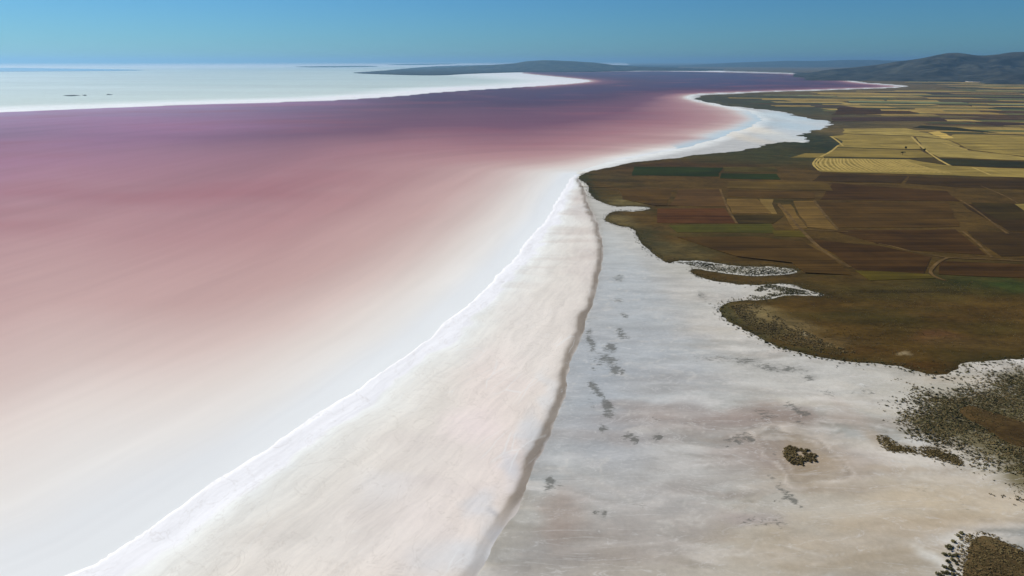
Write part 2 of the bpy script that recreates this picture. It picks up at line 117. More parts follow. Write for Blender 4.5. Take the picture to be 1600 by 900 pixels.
def vnoise(x, y, seed=0):
    x = np.asarray(x, float); y = np.asarray(y, float)
    ix = np.floor(x); iy = np.floor(y)
    fx = x - ix; fy = y - iy
    fx = fx * fx * (3 - 2 * fx); fy = fy * fy * (3 - 2 * fy)
    a = vhash(ix, iy, seed); b = vhash(ix + 1, iy, seed)
    c = vhash(ix, iy + 1, seed); d = vhash(ix + 1, iy + 1, seed)
    return (a + (b - a) * fx) * (1 - fy) + (c + (d - c) * fx) * fy

def fbm(x, y, seed=0, oct=4, gain=0.5):
    s = 0.0; a = 1.0; t = 0.0
    for k in range(oct):
        s = s + a * (vnoise(x, y, seed + 17 * k) - 0.5); t += a
        x = x * 2.03 + 3.1; y = y * 2.03 - 1.7; a *= gain
    return s / t * 2

def dist_line(pts, X, Y, closed=False):
    d = np.full(X.shape, 1e30)
    n = len(pts)
    for i in range(n if closed else n - 1):
        ax, ay = pts[i]; bx, by = pts[(i + 1) % n]
        ex, ey = bx - ax, by - ay
        t = np.clip(((X - ax) * ex + (Y - ay) * ey) / (ex * ex + ey * ey + 1e-9), 0, 1)
        d = np.minimum(d, (X - ax - t * ex) ** 2 + (Y - ay - t * ey) ** 2)
    return np.sqrt(d)

def inside(pts, X, Y):
    r = np.zeros(X.shape, bool)
    n = len(pts)
    for i in range(n):
        ax, ay = pts[i]; bx, by = pts[(i + 1) % n]
        if ay == by:
            continue
        m = (ay > Y) != (by > Y)
        r ^= m & (X < (bx - ax) * (Y - ay) / (by - ay) + ax)
    return r

def sdf(pts, X, Y):
    d = dist_line(pts, X, Y, True)
    return np.where(inside(pts, X, Y), d, -d)

def chaikin(pts, closed=True, it=1):
    for _ in range(it):
        o = []
        n = len(pts)
        if not closed:
            o.append(pts[0])
        for i in range(n if closed else n - 1):
            a = pts[i]; b = pts[(i + 1) % n]
            o.append((a[0] * .75 + b[0] * .25, a[1] * .75 + b[1] * .25))
            o.append((a[0] * .25 + b[0] * .75, a[1] * .25 + b[1] * .75))
        if not closed:
            o.append(pts[-1])
        pts = o
    return pts

SPIT_EDGE = chaikin(SPIT_EDGE, False)
RIDGE = chaikin(RIDGE, False)
LAKE = chaikin(LAKE)
FARM = chaikin(FARM)
SPIT = SPIT_EDGE + RIDGE

# raggedness of the natural edges
def wobble(X, Y, r, seed):
    far = np.clip(r / 900.0, 0.6, 8.0)
    wx = fbm(X / 30, Y / 30, seed, 4) * 5.0 * far * 0.6 + fbm(X / 7, Y / 7, seed + 5, 2) * 1.2
    wy = fbm(X / 30, Y / 30, seed + 9, 4) * 5.0 * far * 0.6 + fbm(X / 7, Y / 7, seed + 14, 2) * 1.2
    return wx, wy

# height of each layer of the land
def fields_of(X, Y):
    X = np.asarray(X, float); Y = np.asarray(Y, float)
    r = np.hypot(X, Y)
    wx, wy = wobble(X, Y, r, 3)
    big = sstep(1000, 1500, r) * 40
    wx = wx + big * fbm(X / 120, Y / 80, 23, 5, 0.62); wy = wy + big * fbm(X / 120, Y / 80, 27, 5, 0.62)
    f = {'X': X, 'Y': Y, 'r': r}
    f['farm'] = sdf(FARM, X + wx, Y + wy)
    f['lake'] = sdf(LAKE, X + wx * .45, Y + wy * .45)
    sx = X + fbm(X / 22, Y / 22, 41, 4) * 3.2
    sy = Y + fbm(X / 22, Y / 22, 47, 4) * 3.2
    ins = inside(SPIT, X + (sx - X) * 0.25, Y + (sy - Y) * 0.25)
    dl = dist_line(SPIT_EDGE, sx, sy)
    dr = dist_line(RIDGE, X + (sx - X) * 0.25, Y + (sy - Y) * 0.25)
    left_out = (~ins) & (dl < dr)
    right_out = (~ins) & (dl >= dr)
    f['dl'] = np.where(left_out, -dl, dl)
    f['dr'] = np.where(right_out, -dr, dr)
    f['spit'] = np.minimum(f['dl'], f['dr'])
    return f

WATER_Z = -0.12

def z_salt(f):
    z = 0.10 * fbm(f['X'] / 40, f['Y'] / 40, 71, 3)
    bed = np.clip(f['lake'] * 0.03, 0, 2.5 + 2e-4 * f['r'])
    z = np.where(f['lake'] > 0, z * np.exp(-np.clip(f['lake'], 0, 400) / 20) - bed, z)
    z = np.where(f['spit'] > 0, z - np.minimum(f['spit'] * 0.15, 0.6), z)
    z = z - 0.55 * sstep(14, 4, np.abs(f['dl'])) * (np.abs(f['dl']) < f['dr'] + 30) * sstep(1050, 880, f['r'])
    z = np.where(f['farm'] > 0, z - np.minimum(f['farm'] * 0.10, 3.0 + 3e-4 * f['r']), z)
    return z

def z_spit(f):
    dl, dr = f['dl'], f['dr']
    w = np.clip(np.abs(dl) + np.abs(dr), 0.1, None)
    crest = 0.14 * sstep(2, 45, w)
    rise = sstep(0, 1, np.clip(dl / w, 0, 1)) * crest
    scarp = 0.20 * sstep(-1.6, 0.8, dl) - 0.5 * sstep(0, -2.0, dl)
    relief = 0.07 * fbm(f['X'] / 14, f['Y'] / 14, 83, 4) * sstep(0, 12, dl)
    z = scarp + rise + relief
    drop = sstep(-4.0, 5.0, dr + 2.2 * fbm(f['X'] / 12, f['Y'] / 12, 91, 4))
    return np.where(dl < 0, scarp, z * drop - 0.30 * (1 - drop))

def z_farm(f):
    s = f['farm']
    u = fbm(f['X'] / 25, f['Y'] / 25, 101, 4) * 0.5 + fbm(f['X'] / 90, f['Y'] / 90, 105, 2) * 0.6
    plateau = sstep(0, 45, s)
    keep = 1 - sstep(18, 50, s)
    return -0.25 + 0.55 * sstep(-0.5, 3.0, s) + 0.6 * plateau + 0.45 * u * sstep(0, 12, s) * keep

FIELD_Z = 0.9

# ------------------------------------------------------------------ the land mesh: rings round the camera's ground point, reaching the horizon
ang = np.concatenate([np.linspace(-50, 50, 470), np.linspace(50, 310, 40)[1:-1]])
ang = np.radians(ang)
rad = np.concatenate([[8, 30, 60, 90, 115, 132],
                      np.exp(np.arange(math.log(144), math.log(2800), 0.0068)),
                      np.exp(np.arange(math.log(2800), math.log(100000), 0.03)), [100000]])
NA, NR = len(ang), len(rad)
AA, RR = np.meshgrid(ang, rad)
GX = (RR * np.sin(AA)).ravel()
GY = (RR * np.cos(AA)).ravel()
idx = np.arange(NA * NR).reshape(NR, NA)
a = idx[:-1, :]; b = np.roll(a, -1, axis=1)
d = idx[1:, :]; c = np.roll(d, -1, axis=1)
TRI = np.concatenate([np.stack([a, c, b], -1).reshape(-1, 3), np.stack([a, d, c], -1).reshape(-1, 3)])
ctr = len(GX)
GX = np.append(GX, 0.0); GY = np.append(GY, 0.0)
ring = idx[0]
TRI = np.concatenate([TRI, np.stack([np.full(NA, ctr), ring, np.roll(ring, -1)], -1)])
TRI = TRI[:, ::-1]                      # faces look up
GF = fields_of(GX, GY)

def clip_tris(tri, s):
    """triangles of the land mesh cut at s = 0: new triangles plus the edges that were cut (i, j, t)"""
    pos = s > 0
    cnt = pos[tri].sum(1)
    keep = tri[cnt == 3]
    edges = {}
    ei, ej, et = [], [], []
    out = []
    n0 = len(s)
    def cut(i, j):
        key = (i, j) if i < j else (j, i)
        k = edges.get(key)
        if k is None:
            k = n0 + len(ei); edges[key] = k
            i2, j2 = key
            ei.append(i2); ej.append(j2); et.append(s[i2] / (s[i2] - s[j2]))
        return k
    for t in tri[(cnt == 1) | (cnt == 2)].tolist():
        p = [pos[v] for v in t]
        if sum(p) == 1:
            k = p.index(True)
            v0, v1, v2 = t[k], t[(k + 1) % 3], t[(k + 2) % 3]
            out.append((v0, cut(v0, v1), cut(v0, v2)))
        else:
            k = p.index(False)
            v0, v1, v2 = t[k], t[(k + 1) % 3], t[(k + 2) % 3]
            e1 = cut(v0, v1); e2 = cut(v0, v2)
            out.append((e1, v1, v2)); out.append((e1, v2, e2))
    tr = np.concatenate([keep, np.array(out, int).reshape(-1, 3)])
    return tr, np.array(ei, int), np.array(ej, int), np.array(et)

def raw_mesh(name, co, tri, smooth=True):
    me = bpy.data.meshes.new(name)
    me.vertices.add(len(co)); me.vertices.foreach_set('co', np.asarray(co, np.float32).ravel())
    n = len(tri)
    me.loops.add(n * 3); me.loops.foreach_set('vertex_index', np.asarray(tri, np.int32).ravel())
    me.polygons.add(n)
    me.polygons.foreach_set('loop_start', np.arange(0, n * 3, 3, dtype=np.int32))
    me.polygons.foreach_set('loop_total', np.full(n, 3, np.int32))
    if smooth:
        me.polygons.foreach_set('use_smooth', np.ones(n, bool))
    me.update(calc_edges=True)
    return me

def land_sheet(name, s, z, tint=None, extra=None, mat=None, tri=None):
    tri = TRI if tri is None else tri
    if s is None:
        tr = tri; ei = ej = np.zeros(0, int); et = np.zeros(0)
    else:
        tr, ei, ej, et = clip_tris(tri, s)
    def ext(a):
        if a.ndim == 1:
            return np.concatenate([a, a[ei] * (1 - et) + a[ej] * et])
        return np.concatenate([a, a[ei] * (1 - et)[:, None] + a[ej] * et[:, None]])
    used = np.unique(tr)
    remap = np.full(len(GX) + len(ei), -1, int); remap[used] = np.arange(len(used))
    co = np.stack([ext(GX), ext(GY), ext(z)], -1)[used]
    me = raw_mesh(name, co, remap[tr])
    if tint is not None:
        at = me.attributes.new('tint', 'FLOAT_COLOR', 'POINT')
        cl = np.concatenate([ext(tint), np.ones((len(GX) + len(ei), 1))], 1)[used]
        at.data.foreach_set('color', cl.astype(np.float32).ravel())
    for k, v in (extra or {}).items():
        if v.ndim == 1:
            at = me.attributes.new(k, 'FLOAT', 'POINT')
            at.data.foreach_set('value', ext(v)[used].astype(np.float32))
        else:
            at = me.attributes.new(k, 'FLOAT_VECTOR', 'POINT')
            at.data.foreach_set('vector', ext(v)[used].astype(np.float32).ravel())
    o = bpy.data.objects.new(name, me)
    C.objects.link(o)
    if mat:
        me.materials.append(mat)
    return o

def tag(o, label=None, cat=None, group=None, kind=None):
    if label: o['label'] = label
    if cat: o['category'] = cat
    if group: o['group'] = group
    if kind: o['kind'] = kind
    return o

# ------------------------------------------------------------------ materials
class NT:
    def __init__(self, name):
        self.m = bpy.data.materials.new(name); self.m.use_nodes = True
        self.t = self.m.node_tree; self.t.nodes.clear()
        self.out = self.n('ShaderNodeOutputMaterial')
    def n(self, ty, **kw):
        nd = self.t.nodes.new(ty)
        for k, v in kw.items():
            setattr(nd, k, v)
        return nd
    def l(self, a, b):
        self.t.links.new(a, b)
    def attr(self, name, out='Color'):
        nd = self.n('ShaderNodeAttribute', attribute_name=name)
        return nd.outputs[out]
    def pos(self, sx=1, sy=1, sz=1, rot=0):
        g = self.n('ShaderNodeNewGeometry')
        mp = self.n('ShaderNodeMapping')
        mp.inputs['Rotation'].default_value = (0, 0, rot)
        mp.inputs['Scale'].default_value = (sx, sy, sz)
        self.l(g.outputs['Position'], mp.inputs['Vector'])
        return mp.outputs['Vector']
    def noise(self, vec, scale=1, detail=4, rough=0.55, dist=0):
        nd = self.n('ShaderNodeTexNoise')
        nd.inputs['Scale'].default_value = scale
        nd.inputs['Detail'].default_value = detail
        nd.inputs['Roughness'].default_value = rough
        nd.inputs['Distortion'].default_value = dist
        self.l(vec, nd.inputs['Vector'])
        return nd.outputs['Fac']
    def maprange(self, v, a, b, c=0, d=1, smooth=True):
        nd = self.n('ShaderNodeMapRange')
        if smooth:
            nd.interpolation_type = 'SMOOTHSTEP'
        for k, x in zip(('From Min', 'From Max', 'To Min', 'To Max'), (a, b, c, d)):
            nd.inputs[k].default_value = x
        self.l(v, nd.inputs['Value'])
        return nd.outputs['Result']
    def math(self, op, a, b=None):
        nd = self.n('ShaderNodeMath', operation=op)
        for i, v in enumerate((a, b)):
            if v is None: continue
            if isinstance(v, (int, float)): nd.inputs[i].default_value = v
            else: self.l(v, nd.inputs[i])
        return nd.outputs[0]
    def mix(self, fac, a, b, blend='MIX'):
        nd = self.n('ShaderNodeMix', data_type='RGBA', blend_type=blend)
        for s, v in ((nd.inputs[0], fac), (nd.inputs[6], a), (nd.inputs[7], b)):
            if isinstance(v, (int, float)): s.default_value = v
            elif isinstance(v, (tuple, list, np.ndarray)): s.default_value = tuple(float(x) for x in v)[:3] + (1,)
            else: self.l(v, s)
        return nd.outputs[2]
    def scale_col(self, col, fac):
        nd = self.n('ShaderNodeVectorMath', operation='SCALE')
        self.l(col, nd.inputs[0])
        if isinstance(fac, (int, float)): nd.inputs['Scale'].default_value = fac
        else: self.l(fac, nd.inputs['Scale'])
        return nd.outputs[0]
    def bsdf(self, col, rough=0.9, spec=0.2, normal=None, ior=None):
        b = self.n('ShaderNodeBsdfPrincipled')
        if isinstance(col, (tuple, list, np.ndarray)): b.inputs['Base Color'].default_value = tuple(float(x) for x in col)[:3] + (1,)
        else: self.l(col, b.inputs['Base Color'])
        if isinstance(rough, (int, float)): b.inputs['Roughness'].default_value = rough
        else: self.l(rough, b.inputs['Roughness'])
        b.inputs['Specular IOR Level'].default_value = spec
        if ior: b.inputs['IOR'].default_value = ior
        if normal is not None: self.l(normal, b.inputs['Normal'])
        self.l(b.outputs[0], self.out.inputs['Surface'])
        return b
    def bump(self, h, strength=0.3, dist=0.3):
        nd = self.n('ShaderNodeBump')
        nd.inputs['Strength'].default_value = strength
        nd.inputs['Distance'].default_value = dist
        self.l(h, nd.inputs['Height'])
        return nd.outputs['Normal']

# salt and salty mud of the flat: mineral tint per place, drifted streaks, dark algal mats
m = NT('salt_mud')
tint = m.attr('tint')
streak = m.noise(m.pos(0.010, 0.06, 1, R(-6)), 1.0, 6, 0.6, 0.6)
grain = m.noise(m.pos(0.5, 0.5, 1), 1.0, 5, 0.65)
blot = m.noise(m.pos(0.05, 0.09, 1), 1.0, 5, 0.6, 0.4)
v = m.math('ADD', m.maprange(streak, 0.3, 0.7, -0.06, 0.05), m.maprange(grain, 0.3, 0.7, -0.05, 0.05))
v = m.math('ADD', v, m.maprange(blot, 0.3, 0.7, -0.09, 0.07))
v = m.math('ADD', v, 1.0)
col = m.scale_col(tint, v)
crust = m.noise(m.pos(0.16, 0.30, 1), 1.0, 6, 0.7, 0.8)
col = m.mix(m.maprange(crust, 0.60, 0.70, 0, 0.28), col, lin((226, 226, 222)))
mat_n = m.noise(m.pos(0.35, 0.75, 1, R(-20)), 1.0, 6, 0.7, 0.6)
mask = m.maprange(m.math('ADD', m.math('MULTIPLY', m.attr('mats', 'Fac'), 0.95), m.math('MULTIPLY', m.math('SUBTRACT', mat_n, 0.5), 2.4)), 0.34, 0.80, 0, 0.75)
fleck = m.noise(m.pos(1.1, 1.6, 1), 1.0, 5, 0.7)
col = m.mix(m.maprange(fleck, 0.64, 0.76, 0, 0.30), col, lin((136, 128, 116)))
dr = m.noise(m.pos(0.02, 0.075, 1, R(-5)), 1.0, 8, 0.6, 1.6)
col = m.mix(m.maprange(m.math('ABSOLUTE', m.math('SUBTRACT', dr, 0.5)), 0.0, 0.011, 0.30, 0), col, lin((222, 220, 214)))
col = m.mix(mask, col, lin((92, 92, 84)))
nrm = m.bump(m.noise(m.pos(0.25, 0.25, 1), 1.0, 6, 0.6), 0.35, 0.25)
m.bsdf(col, 0.85, 0.18, nrm)
M_SALT = m.m

# crusted salt of the spit: streaks run along it
m = NT('salt_crust')
tint = m.attr('tint')
fl = m.attr('flow', 'Vector')
mp = m.n('ShaderNodeMapping'); m.l(fl, mp.inputs['Vector']); mp.inputs['Scale'].default_value = (0.11, 0.016, 1)
st = m.noise(mp.outputs[0], 1.0, 7, 0.62, 0.7)
mp2 = m.n('ShaderNodeMapping'); m.l(fl, mp2.inputs['Vector']); mp2.inputs['Scale'].default_value = (0.5, 0.06, 1)
st2 = m.noise(mp2.outputs[0], 1.0, 5, 0.6, 0.5)
grain = m.noise(m.pos(0.6, 0.6, 1), 1.0, 5, 0.65)
v = m.math('ADD', m.maprange(st, 0.3, 0.7, -0.07, 0.06), m.maprange(st2, 0.3, 0.7, -0.035, 0.03))
v = m.math('ADD', v, m.maprange(grain, 0.3, 0.7, -0.02, 0.02))
col = m.scale_col(tint, m.math('ADD', v, 1.0))
crk = m.n('ShaderNodeTexVoronoi', feature='DISTANCE_TO_EDGE')
mp3 = m.n('ShaderNodeMapping'); m.l(fl, mp3.inputs['Vector']); mp3.inputs['Scale'].default_value = (0.10, 0.02, 1)
m.l(mp3.outputs[0], crk.inputs['Vector']); crk.inputs['Scale'].default_value = 1.0
line = m.maprange(crk.outputs['Distance'], 0.0, 0.025, 0.35, 0.0)
line = m.math('MULTIPLY', line, m.maprange(m.noise(m.pos(0.03, 0.02, 1), 1.0, 3), 0.52, 0.62))
col = m.mix(line, col, lin((238, 240, 236)))
speck = m.noise(m.pos(1.3, 1.3, 1), 1.0, 6, 0.75)
col = m.mix(m.math('MULTIPLY', m.maprange(speck, 0.60, 0.74, 0, 0.5), m.maprange(m.noise(m.pos(0.025, 0.018, 1), 1.0, 4, 0.6, 0.8), 0.48, 0.62)), col, lin((246, 247, 243)))
rid = m.noise(m.pos(0.05, 0.035, 1, R(35)), 1.0, 7, 0.6, 1.4)
old = m.maprange(m.math('ABSOLUTE', m.math('SUBTRACT', rid, 0.5)), 0.0, 0.012, 0.22, 0)
col = m.mix(old, col, lin((176, 166, 152)))
hgt = m.math('ADD', m.math('MULTIPLY', st2, 0.6), m.math('MULTIPLY', grain, 0.4))
m.bsdf(col, 0.8, 0.2, m.bump(hgt, 0.14, 0.25))
M_CRUST = m.m

# brine: colour goes with depth, plus sun glow painted in on the left, surface nearly smooth
m = NT('pink_brine')
tint = m.attr('tint')
fl = m.attr('flow', 'Vector')
mp = m.n('ShaderNodeMapping'); m.l(fl, mp.inputs['Vector']); mp.inputs['Scale'].default_value = (0.014, 0.0022, 1)
st = m.noise(mp.outputs[0], 1.0, 5, 0.55, 0.6)
col = m.scale_col(tint, m.math('ADD', m.maprange(st, 0.25, 0.75, -0.05, 0.05), 1.0))
mpb = m.n('ShaderNodeMapping'); m.l(fl, mpb.inputs['Vector']); mpb.inputs['Scale'].default_value = (0.06, 0.0035, 1)
sb = m.noise(mpb.outputs[0], 1.0, 5, 0.6, 0.9)
col = m.scale_col(col, m.math('ADD', m.maprange(sb, 0.3, 0.7, -0.018, 0.016), 1.0))
rip = m.noise(m.pos(0.35, 0.5, 1), 1.0, 4, 0.6)
bn = m.bump(rip, 0.06, 0.05)
dif = m.n('ShaderNodeBsdfDiffuse'); m.l(col, dif.inputs['Color'])
glo = m.n('ShaderNodeBsdfGlossy'); glo.inputs['Roughness'].default_value = 0.16; m.l(bn, glo.inputs['Normal'])
fr = m.n('ShaderNodeFresnel'); fr.inputs['IOR'].default_value = 1.33
mx = m.n('ShaderNodeMixShader')
m.l(m.math('MULTIPLY', fr.outputs[0], 0.22), mx.inputs[0]); m.l(dif.outputs[0], mx.inputs[1]); m.l(glo.outputs[0], mx.inputs[2])
m.l(mx.outputs[0], m.out.inputs['Surface'])
M_WATER = m.m

# streaks of dust, weeds and damp that run over soil and fields alike
def weather(m, col):
    w1 = m.noise(m.pos(0.004, 0.035, 1, R(9)), 1.0, 7, 0.62, 0.9)
    w2 = m.noise(m.pos(0.009, 0.05, 1, R(14)), 1.0, 6, 0.66, 1.2)
    w3 = m.noise(m.pos(0.02, 0.012, 1, R(-4)), 1.0, 6, 0.7, 0.8)
    col = m.scale_col(col, m.math('ADD', m.maprange(w1, 0.52, 0.70, 0, -0.28), 1.0))
    col = m.mix(m.maprange(w2, 0.54, 0.74, 0, 0.30), col, lin((100, 80, 44)))
    return m.scale_col(col, m.math('ADD', m.maprange(w3, 0.3, 0.7, -0.16, 0.16), 1.0))

# dry grass and bare soil of the shore land
m = NT('shore_soil')
tint = m.attr('tint')
n1 = m.noise(m.pos(0.022, 0.05, 1, R(8)), 1.0, 7, 0.62, 0.8)
n2 = m.noise(m.pos(0.22, 0.4, 1), 1.0, 6, 0.7)
n3 = m.noise(m.pos(0.006, 0.016, 1, R(10)), 1.0, 4, 0.6, 0.5)
v = m.math('ADD', m.maprange(n1, 0.3, 0.7, -0.28, 0.30), m.maprange(n2, 0.3, 0.7, -0.24, 0.24))
col = m.scale_col(tint, m.math('ADD', v, 1.0))
col = m.mix(m.maprange(n3, 0.5, 0.68, 0, 0.45), col, lin((56, 54, 22)))
n4 = m.noise(m.pos(0.03, 0.07, 1, R(12)), 1.0, 6, 0.65, 0.6)
col = m.mix(m.maprange(n4, 0.60, 0.72, 0, 0.35), col, lin((112, 88, 50)))
col = weather(m, col)
m.bsdf(col, 0.95, 0.05, m.bump(m.math('ADD', n2, n1), 0.6, 0.5))
M_SOIL = m.m

# a field: its own colour (object colour), rows along its long side
m = NT('field_soil')
oi = m.n('ShaderNodeObjectInfo')
row = m.noise(m.pos(0.006, 0.11, 1, R(12)), 1.0, 6, 0.6, 0.3)
pat = m.noise(m.pos(0.012, 0.03, 1, R(12)), 1.0, 5, 0.6, 0.5)
fine = m.noise(m.pos(0.004, 0.42, 1, R(12)), 1.0, 3, 0.55)
v = m.math('ADD', m.maprange(row, 0.3, 0.7, -0.22, 0.22), m.maprange(pat, 0.3, 0.7, -0.20, 0.20))
v = m.math('ADD', v, m.maprange(fine, 0.3, 0.7, -0.22, 0.22))
col = weather(m, m.scale_col(oi.outputs['Color'], m.math('ADD', v, 1.0)))
m.bsdf(col, 0.95, 0.05)
M_FIELD = m.m

def plain(name, c, rough=0.95, spec=0.05, amp=0.2, sc=0.05):
    m = NT(name)
    n = m.noise(m.pos(sc, sc, sc), 1.0, 6, 0.65)
    base = m.mix(m.maprange(n, 0.3, 0.7, 0, 1), lin(c) * (1 - amp), lin(c) * (1 + amp))
    m.bsdf(base, rough, spec)
    return m.m

M_TRACK = plain('track_dust', (98, 77, 43), amp=0.4, sc=0.06)
M_STUBBLE = plain('straw', (176, 152, 84), amp=0.2, sc=0.1)
M_HILL = plain('hill_scrub', (56, 56, 48), amp=0.75, sc=0.006)
M_QUARRY = plain('quarry_rock', (205, 196, 180), amp=0.15, sc=0.01)
M_PENINS = plain('dark_steppe', (46, 44, 36), amp=0.3, sc=0.002)

def leafy(name, c1, c2):
    m = NT(name)
    n = m.noise(m.pos(0.9, 0.9, 0.9), 1.0, 3, 0.6)
    big = m.noise(m.pos(0.05, 0.05, 0.05), 1.0, 3, 0.6)
    f = m.math('ADD', m.math('MULTIPLY', n, 0.55), m.math('MULTIPLY', big, 0.45))
    m.bsdf(m.mix(m.maprange(f, 0.36, 0.64), lin(c1), lin(c2)), 0.9, 0.08)
    return m.m

M_LEAF = leafy('saltbush_leaf', (56, 55, 34), (108, 101, 66))
M_LEAF_DRY = leafy('dry_saltbush_leaf', (80, 68, 40), (130, 114, 76))
M_TREE = leafy('tree_leaf', (34, 44, 22), (66, 74, 38))
M_BARK = plain('bark', (84, 66, 48), sc=2.0)

# ------------------------------------------------------------------ the setting
n_v = len(GX)
def paint(base, stains, wob, seed):
    soft = 0.82 + 0.3 * fbm(GX / 11, GY / 7, seed + 6, 4)
    wx = GX + fbm(GX / 16, GY / 16, seed, 3) * wob
    wy = GY + fbm(GX / 16, GY / 16, seed + 3, 3) * wob
    col = base.copy()
    for (x, y, ax, ay, c, s) in stains:
        q = ((wx - x) / ax) ** 2 + ((wy - y) / ay) ** 2
        k = (np.where(q < 9, np.exp(-q * q * 0.35 - q * 0.25) * s, 0) * soft)[:, None]
        col = col * (1 - k) + lin(c) * k
    return col

def lerp3(x, stops):
    xs = [s[0] for s in stops]
    cs = np.array([lin(s[1]) for s in stops])
    return np.stack([np.interp(x, xs, cs[:, k]) for k in range(3)], -1)

# salt flat: the one sheet under everything, to the horizon
f = GF
base = np.tile(lin((192, 192, 187)), (n_v, 1))
b1 = fbm(GX / 60, GY / 26, 5, 4)[:, None]
base = base * (1 + 0.05 * b1)
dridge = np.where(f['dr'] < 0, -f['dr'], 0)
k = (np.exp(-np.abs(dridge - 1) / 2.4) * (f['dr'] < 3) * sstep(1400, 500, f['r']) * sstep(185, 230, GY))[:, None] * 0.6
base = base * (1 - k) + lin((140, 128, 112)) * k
# white beach between the brine and the farmland
beach = sstep(40, 4, -f['lake']) * (f['lake'] < 5) * sstep(600, 900, GY)
k = (beach * 0.9)[:, None]
base = base * (1 - k) + lin((236, 238, 232)) * k
# far pan beyond the lake
far = ((GY > 1700) & (f['lake'] < 0) & (GX < 0.32 * GY - 300)).astype(float)
dfar = -f['lake']
bands = fbm(GX / 2600, GY / 700, 21, 4)
pan = lerp3(dfar / np.clip(f['r'] / 3000, 0.5, 4) + bands * 180, [(0, (248, 250, 248)), (160, (244, 248, 246)), (420, (196, 212, 206)), (1300, (188, 208, 206)), (2400, (206, 222, 222)), (3600, (236, 240, 240)), (9000, (248, 248, 246))])
pan = pan * (1 + 0.14 * bands[:, None] * np.array([1.3, .9, .9]) + 0.10 * fbm(GX / 900, GY / 160, 29, 4)[:, None])
base = base * (1 - far[:, None]) + pan * far[:, None]
lag = ((GX > 560) & (GX < 960) & (GY > 1250) & (GY < 2600)).astype(float) * sstep(25, 70, -f['lake'])
base = base * (1 - lag[:, None] * 0.7) + lin((206, 214, 214)) * lag[:, None] * 0.7
near = (f['r'] < 900)
qx = GX + 22 * fbm(GX / 45, GY / 30, 145, 3); qy = GY + 12 * fbm(GX / 45, GY / 30, 148, 3)
for sc, lo, hi, am, c in [((70, 15, 143), 0.05, 0.45, 0.62, (158, 148, 138)), ((55, 13, 153), 0.08, 0.42, 0.46, (206, 196, 178)), ((90, 22, 163), 0.10, 0.45, 0.58, (144, 152, 152)),
                          ((40, 9, 173), 0.15, 0.40, 0.60, (224, 221, 216)), ((22, 7, 183), 0.18, 0.40, 0.50, (152, 146, 134)), ((14, 5, 193), 0.2, 0.4, 0.46, (214, 208, 200))]:
    kk = (sstep(lo, hi, fbm(qx / sc[0], qy / sc[1], sc[2], 5)) * am * near * sstep(560, 330, GY))[:, None]
    base = base * (1 - kk) + lin(c) * kk
blue = (sstep(75, 4, dridge) * (f['dr'] < 0) * sstep(640, 420, GY) * sstep(200, 250, GY) * 0.6)[:, None]
base = base * (1 - blue) + lin((184, 192, 200)) * blue
salt_tint = paint(base, SALT_STAINS, 7.0, 131)
shl = np.where(f['r'] < 700, sdf(chaikin(SHRUBLAND), GX, GY), -99)
k = (sstep(1, 16, shl + 9 * fbm(GX / 14, GY / 14, 141, 3)) * 0.92)[:, None]
salt_tint = salt_tint * (1 - k) + lin((114, 106, 74)) * k
# old waterlines: thin pale rims, and rings of crust about the islet
rim = np.abs(fbm(qx / 60, qy / 22, 203, 4))
kk = (sstep(0.03, 0.0, rim) * 0.3 * near)[:, None] * (1 - k)
salt_tint = salt_tint * (1 - kk) + lin((224, 222, 216)) * kk
qr = np.hypot((GX - ISLET[0] - 1 + 6.5 * fbm(GX / 13, GY / 13, 207, 4)) / 14.5, (GY - ISLET[1] - 1 + 8.5 * fbm(GX / 13, GY / 13, 209, 4)) / 23.0)
kk = ((np.exp(-((qr - 1.02) / 0.06) ** 2) * 0.75 + np.exp(-((qr - 0.72) / 0.05) ** 2) * 0.3) * (0.5 + 0.9 * fbm(GX / 7, GY / 7, 231, 3)).clip(0, 1))[:, None]
salt_tint = salt_tint * (1 - kk) + lin((220, 212, 202)) * kk
kk = (np.exp(-((qr - 0.86) / 0.06) ** 2) * 0.4)[:, None]
salt_tint = salt_tint * (1 - kk) + lin((150, 140, 128)) * kk
salt_tint = np.clip(salt_tint * np.where((f['r'] < 1000)[:, None], np.array([0.94, 0.91, 0.85]), 1.0), 0, 0.9)
mats = np.zeros(n_v)
mwx = GX + 3.0 * fbm(GX / 5, GY / 5, 221, 3); mwy = GY + 4.5 * fbm(GX / 5, GY / 6, 225, 3)
for (x, y, ax, ay, c, s) in SALT_MATS:
    q = ((mwx - x) / (ax * 1.25)) ** 2 + ((mwy - y) / (ay * 1.25)) ** 2
    mats = np.maximum(mats, np.where(q < 6, np.exp(-q * 0.8) * s, 0))
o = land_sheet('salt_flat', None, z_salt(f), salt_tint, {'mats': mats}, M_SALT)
tag(o, kind='structure')

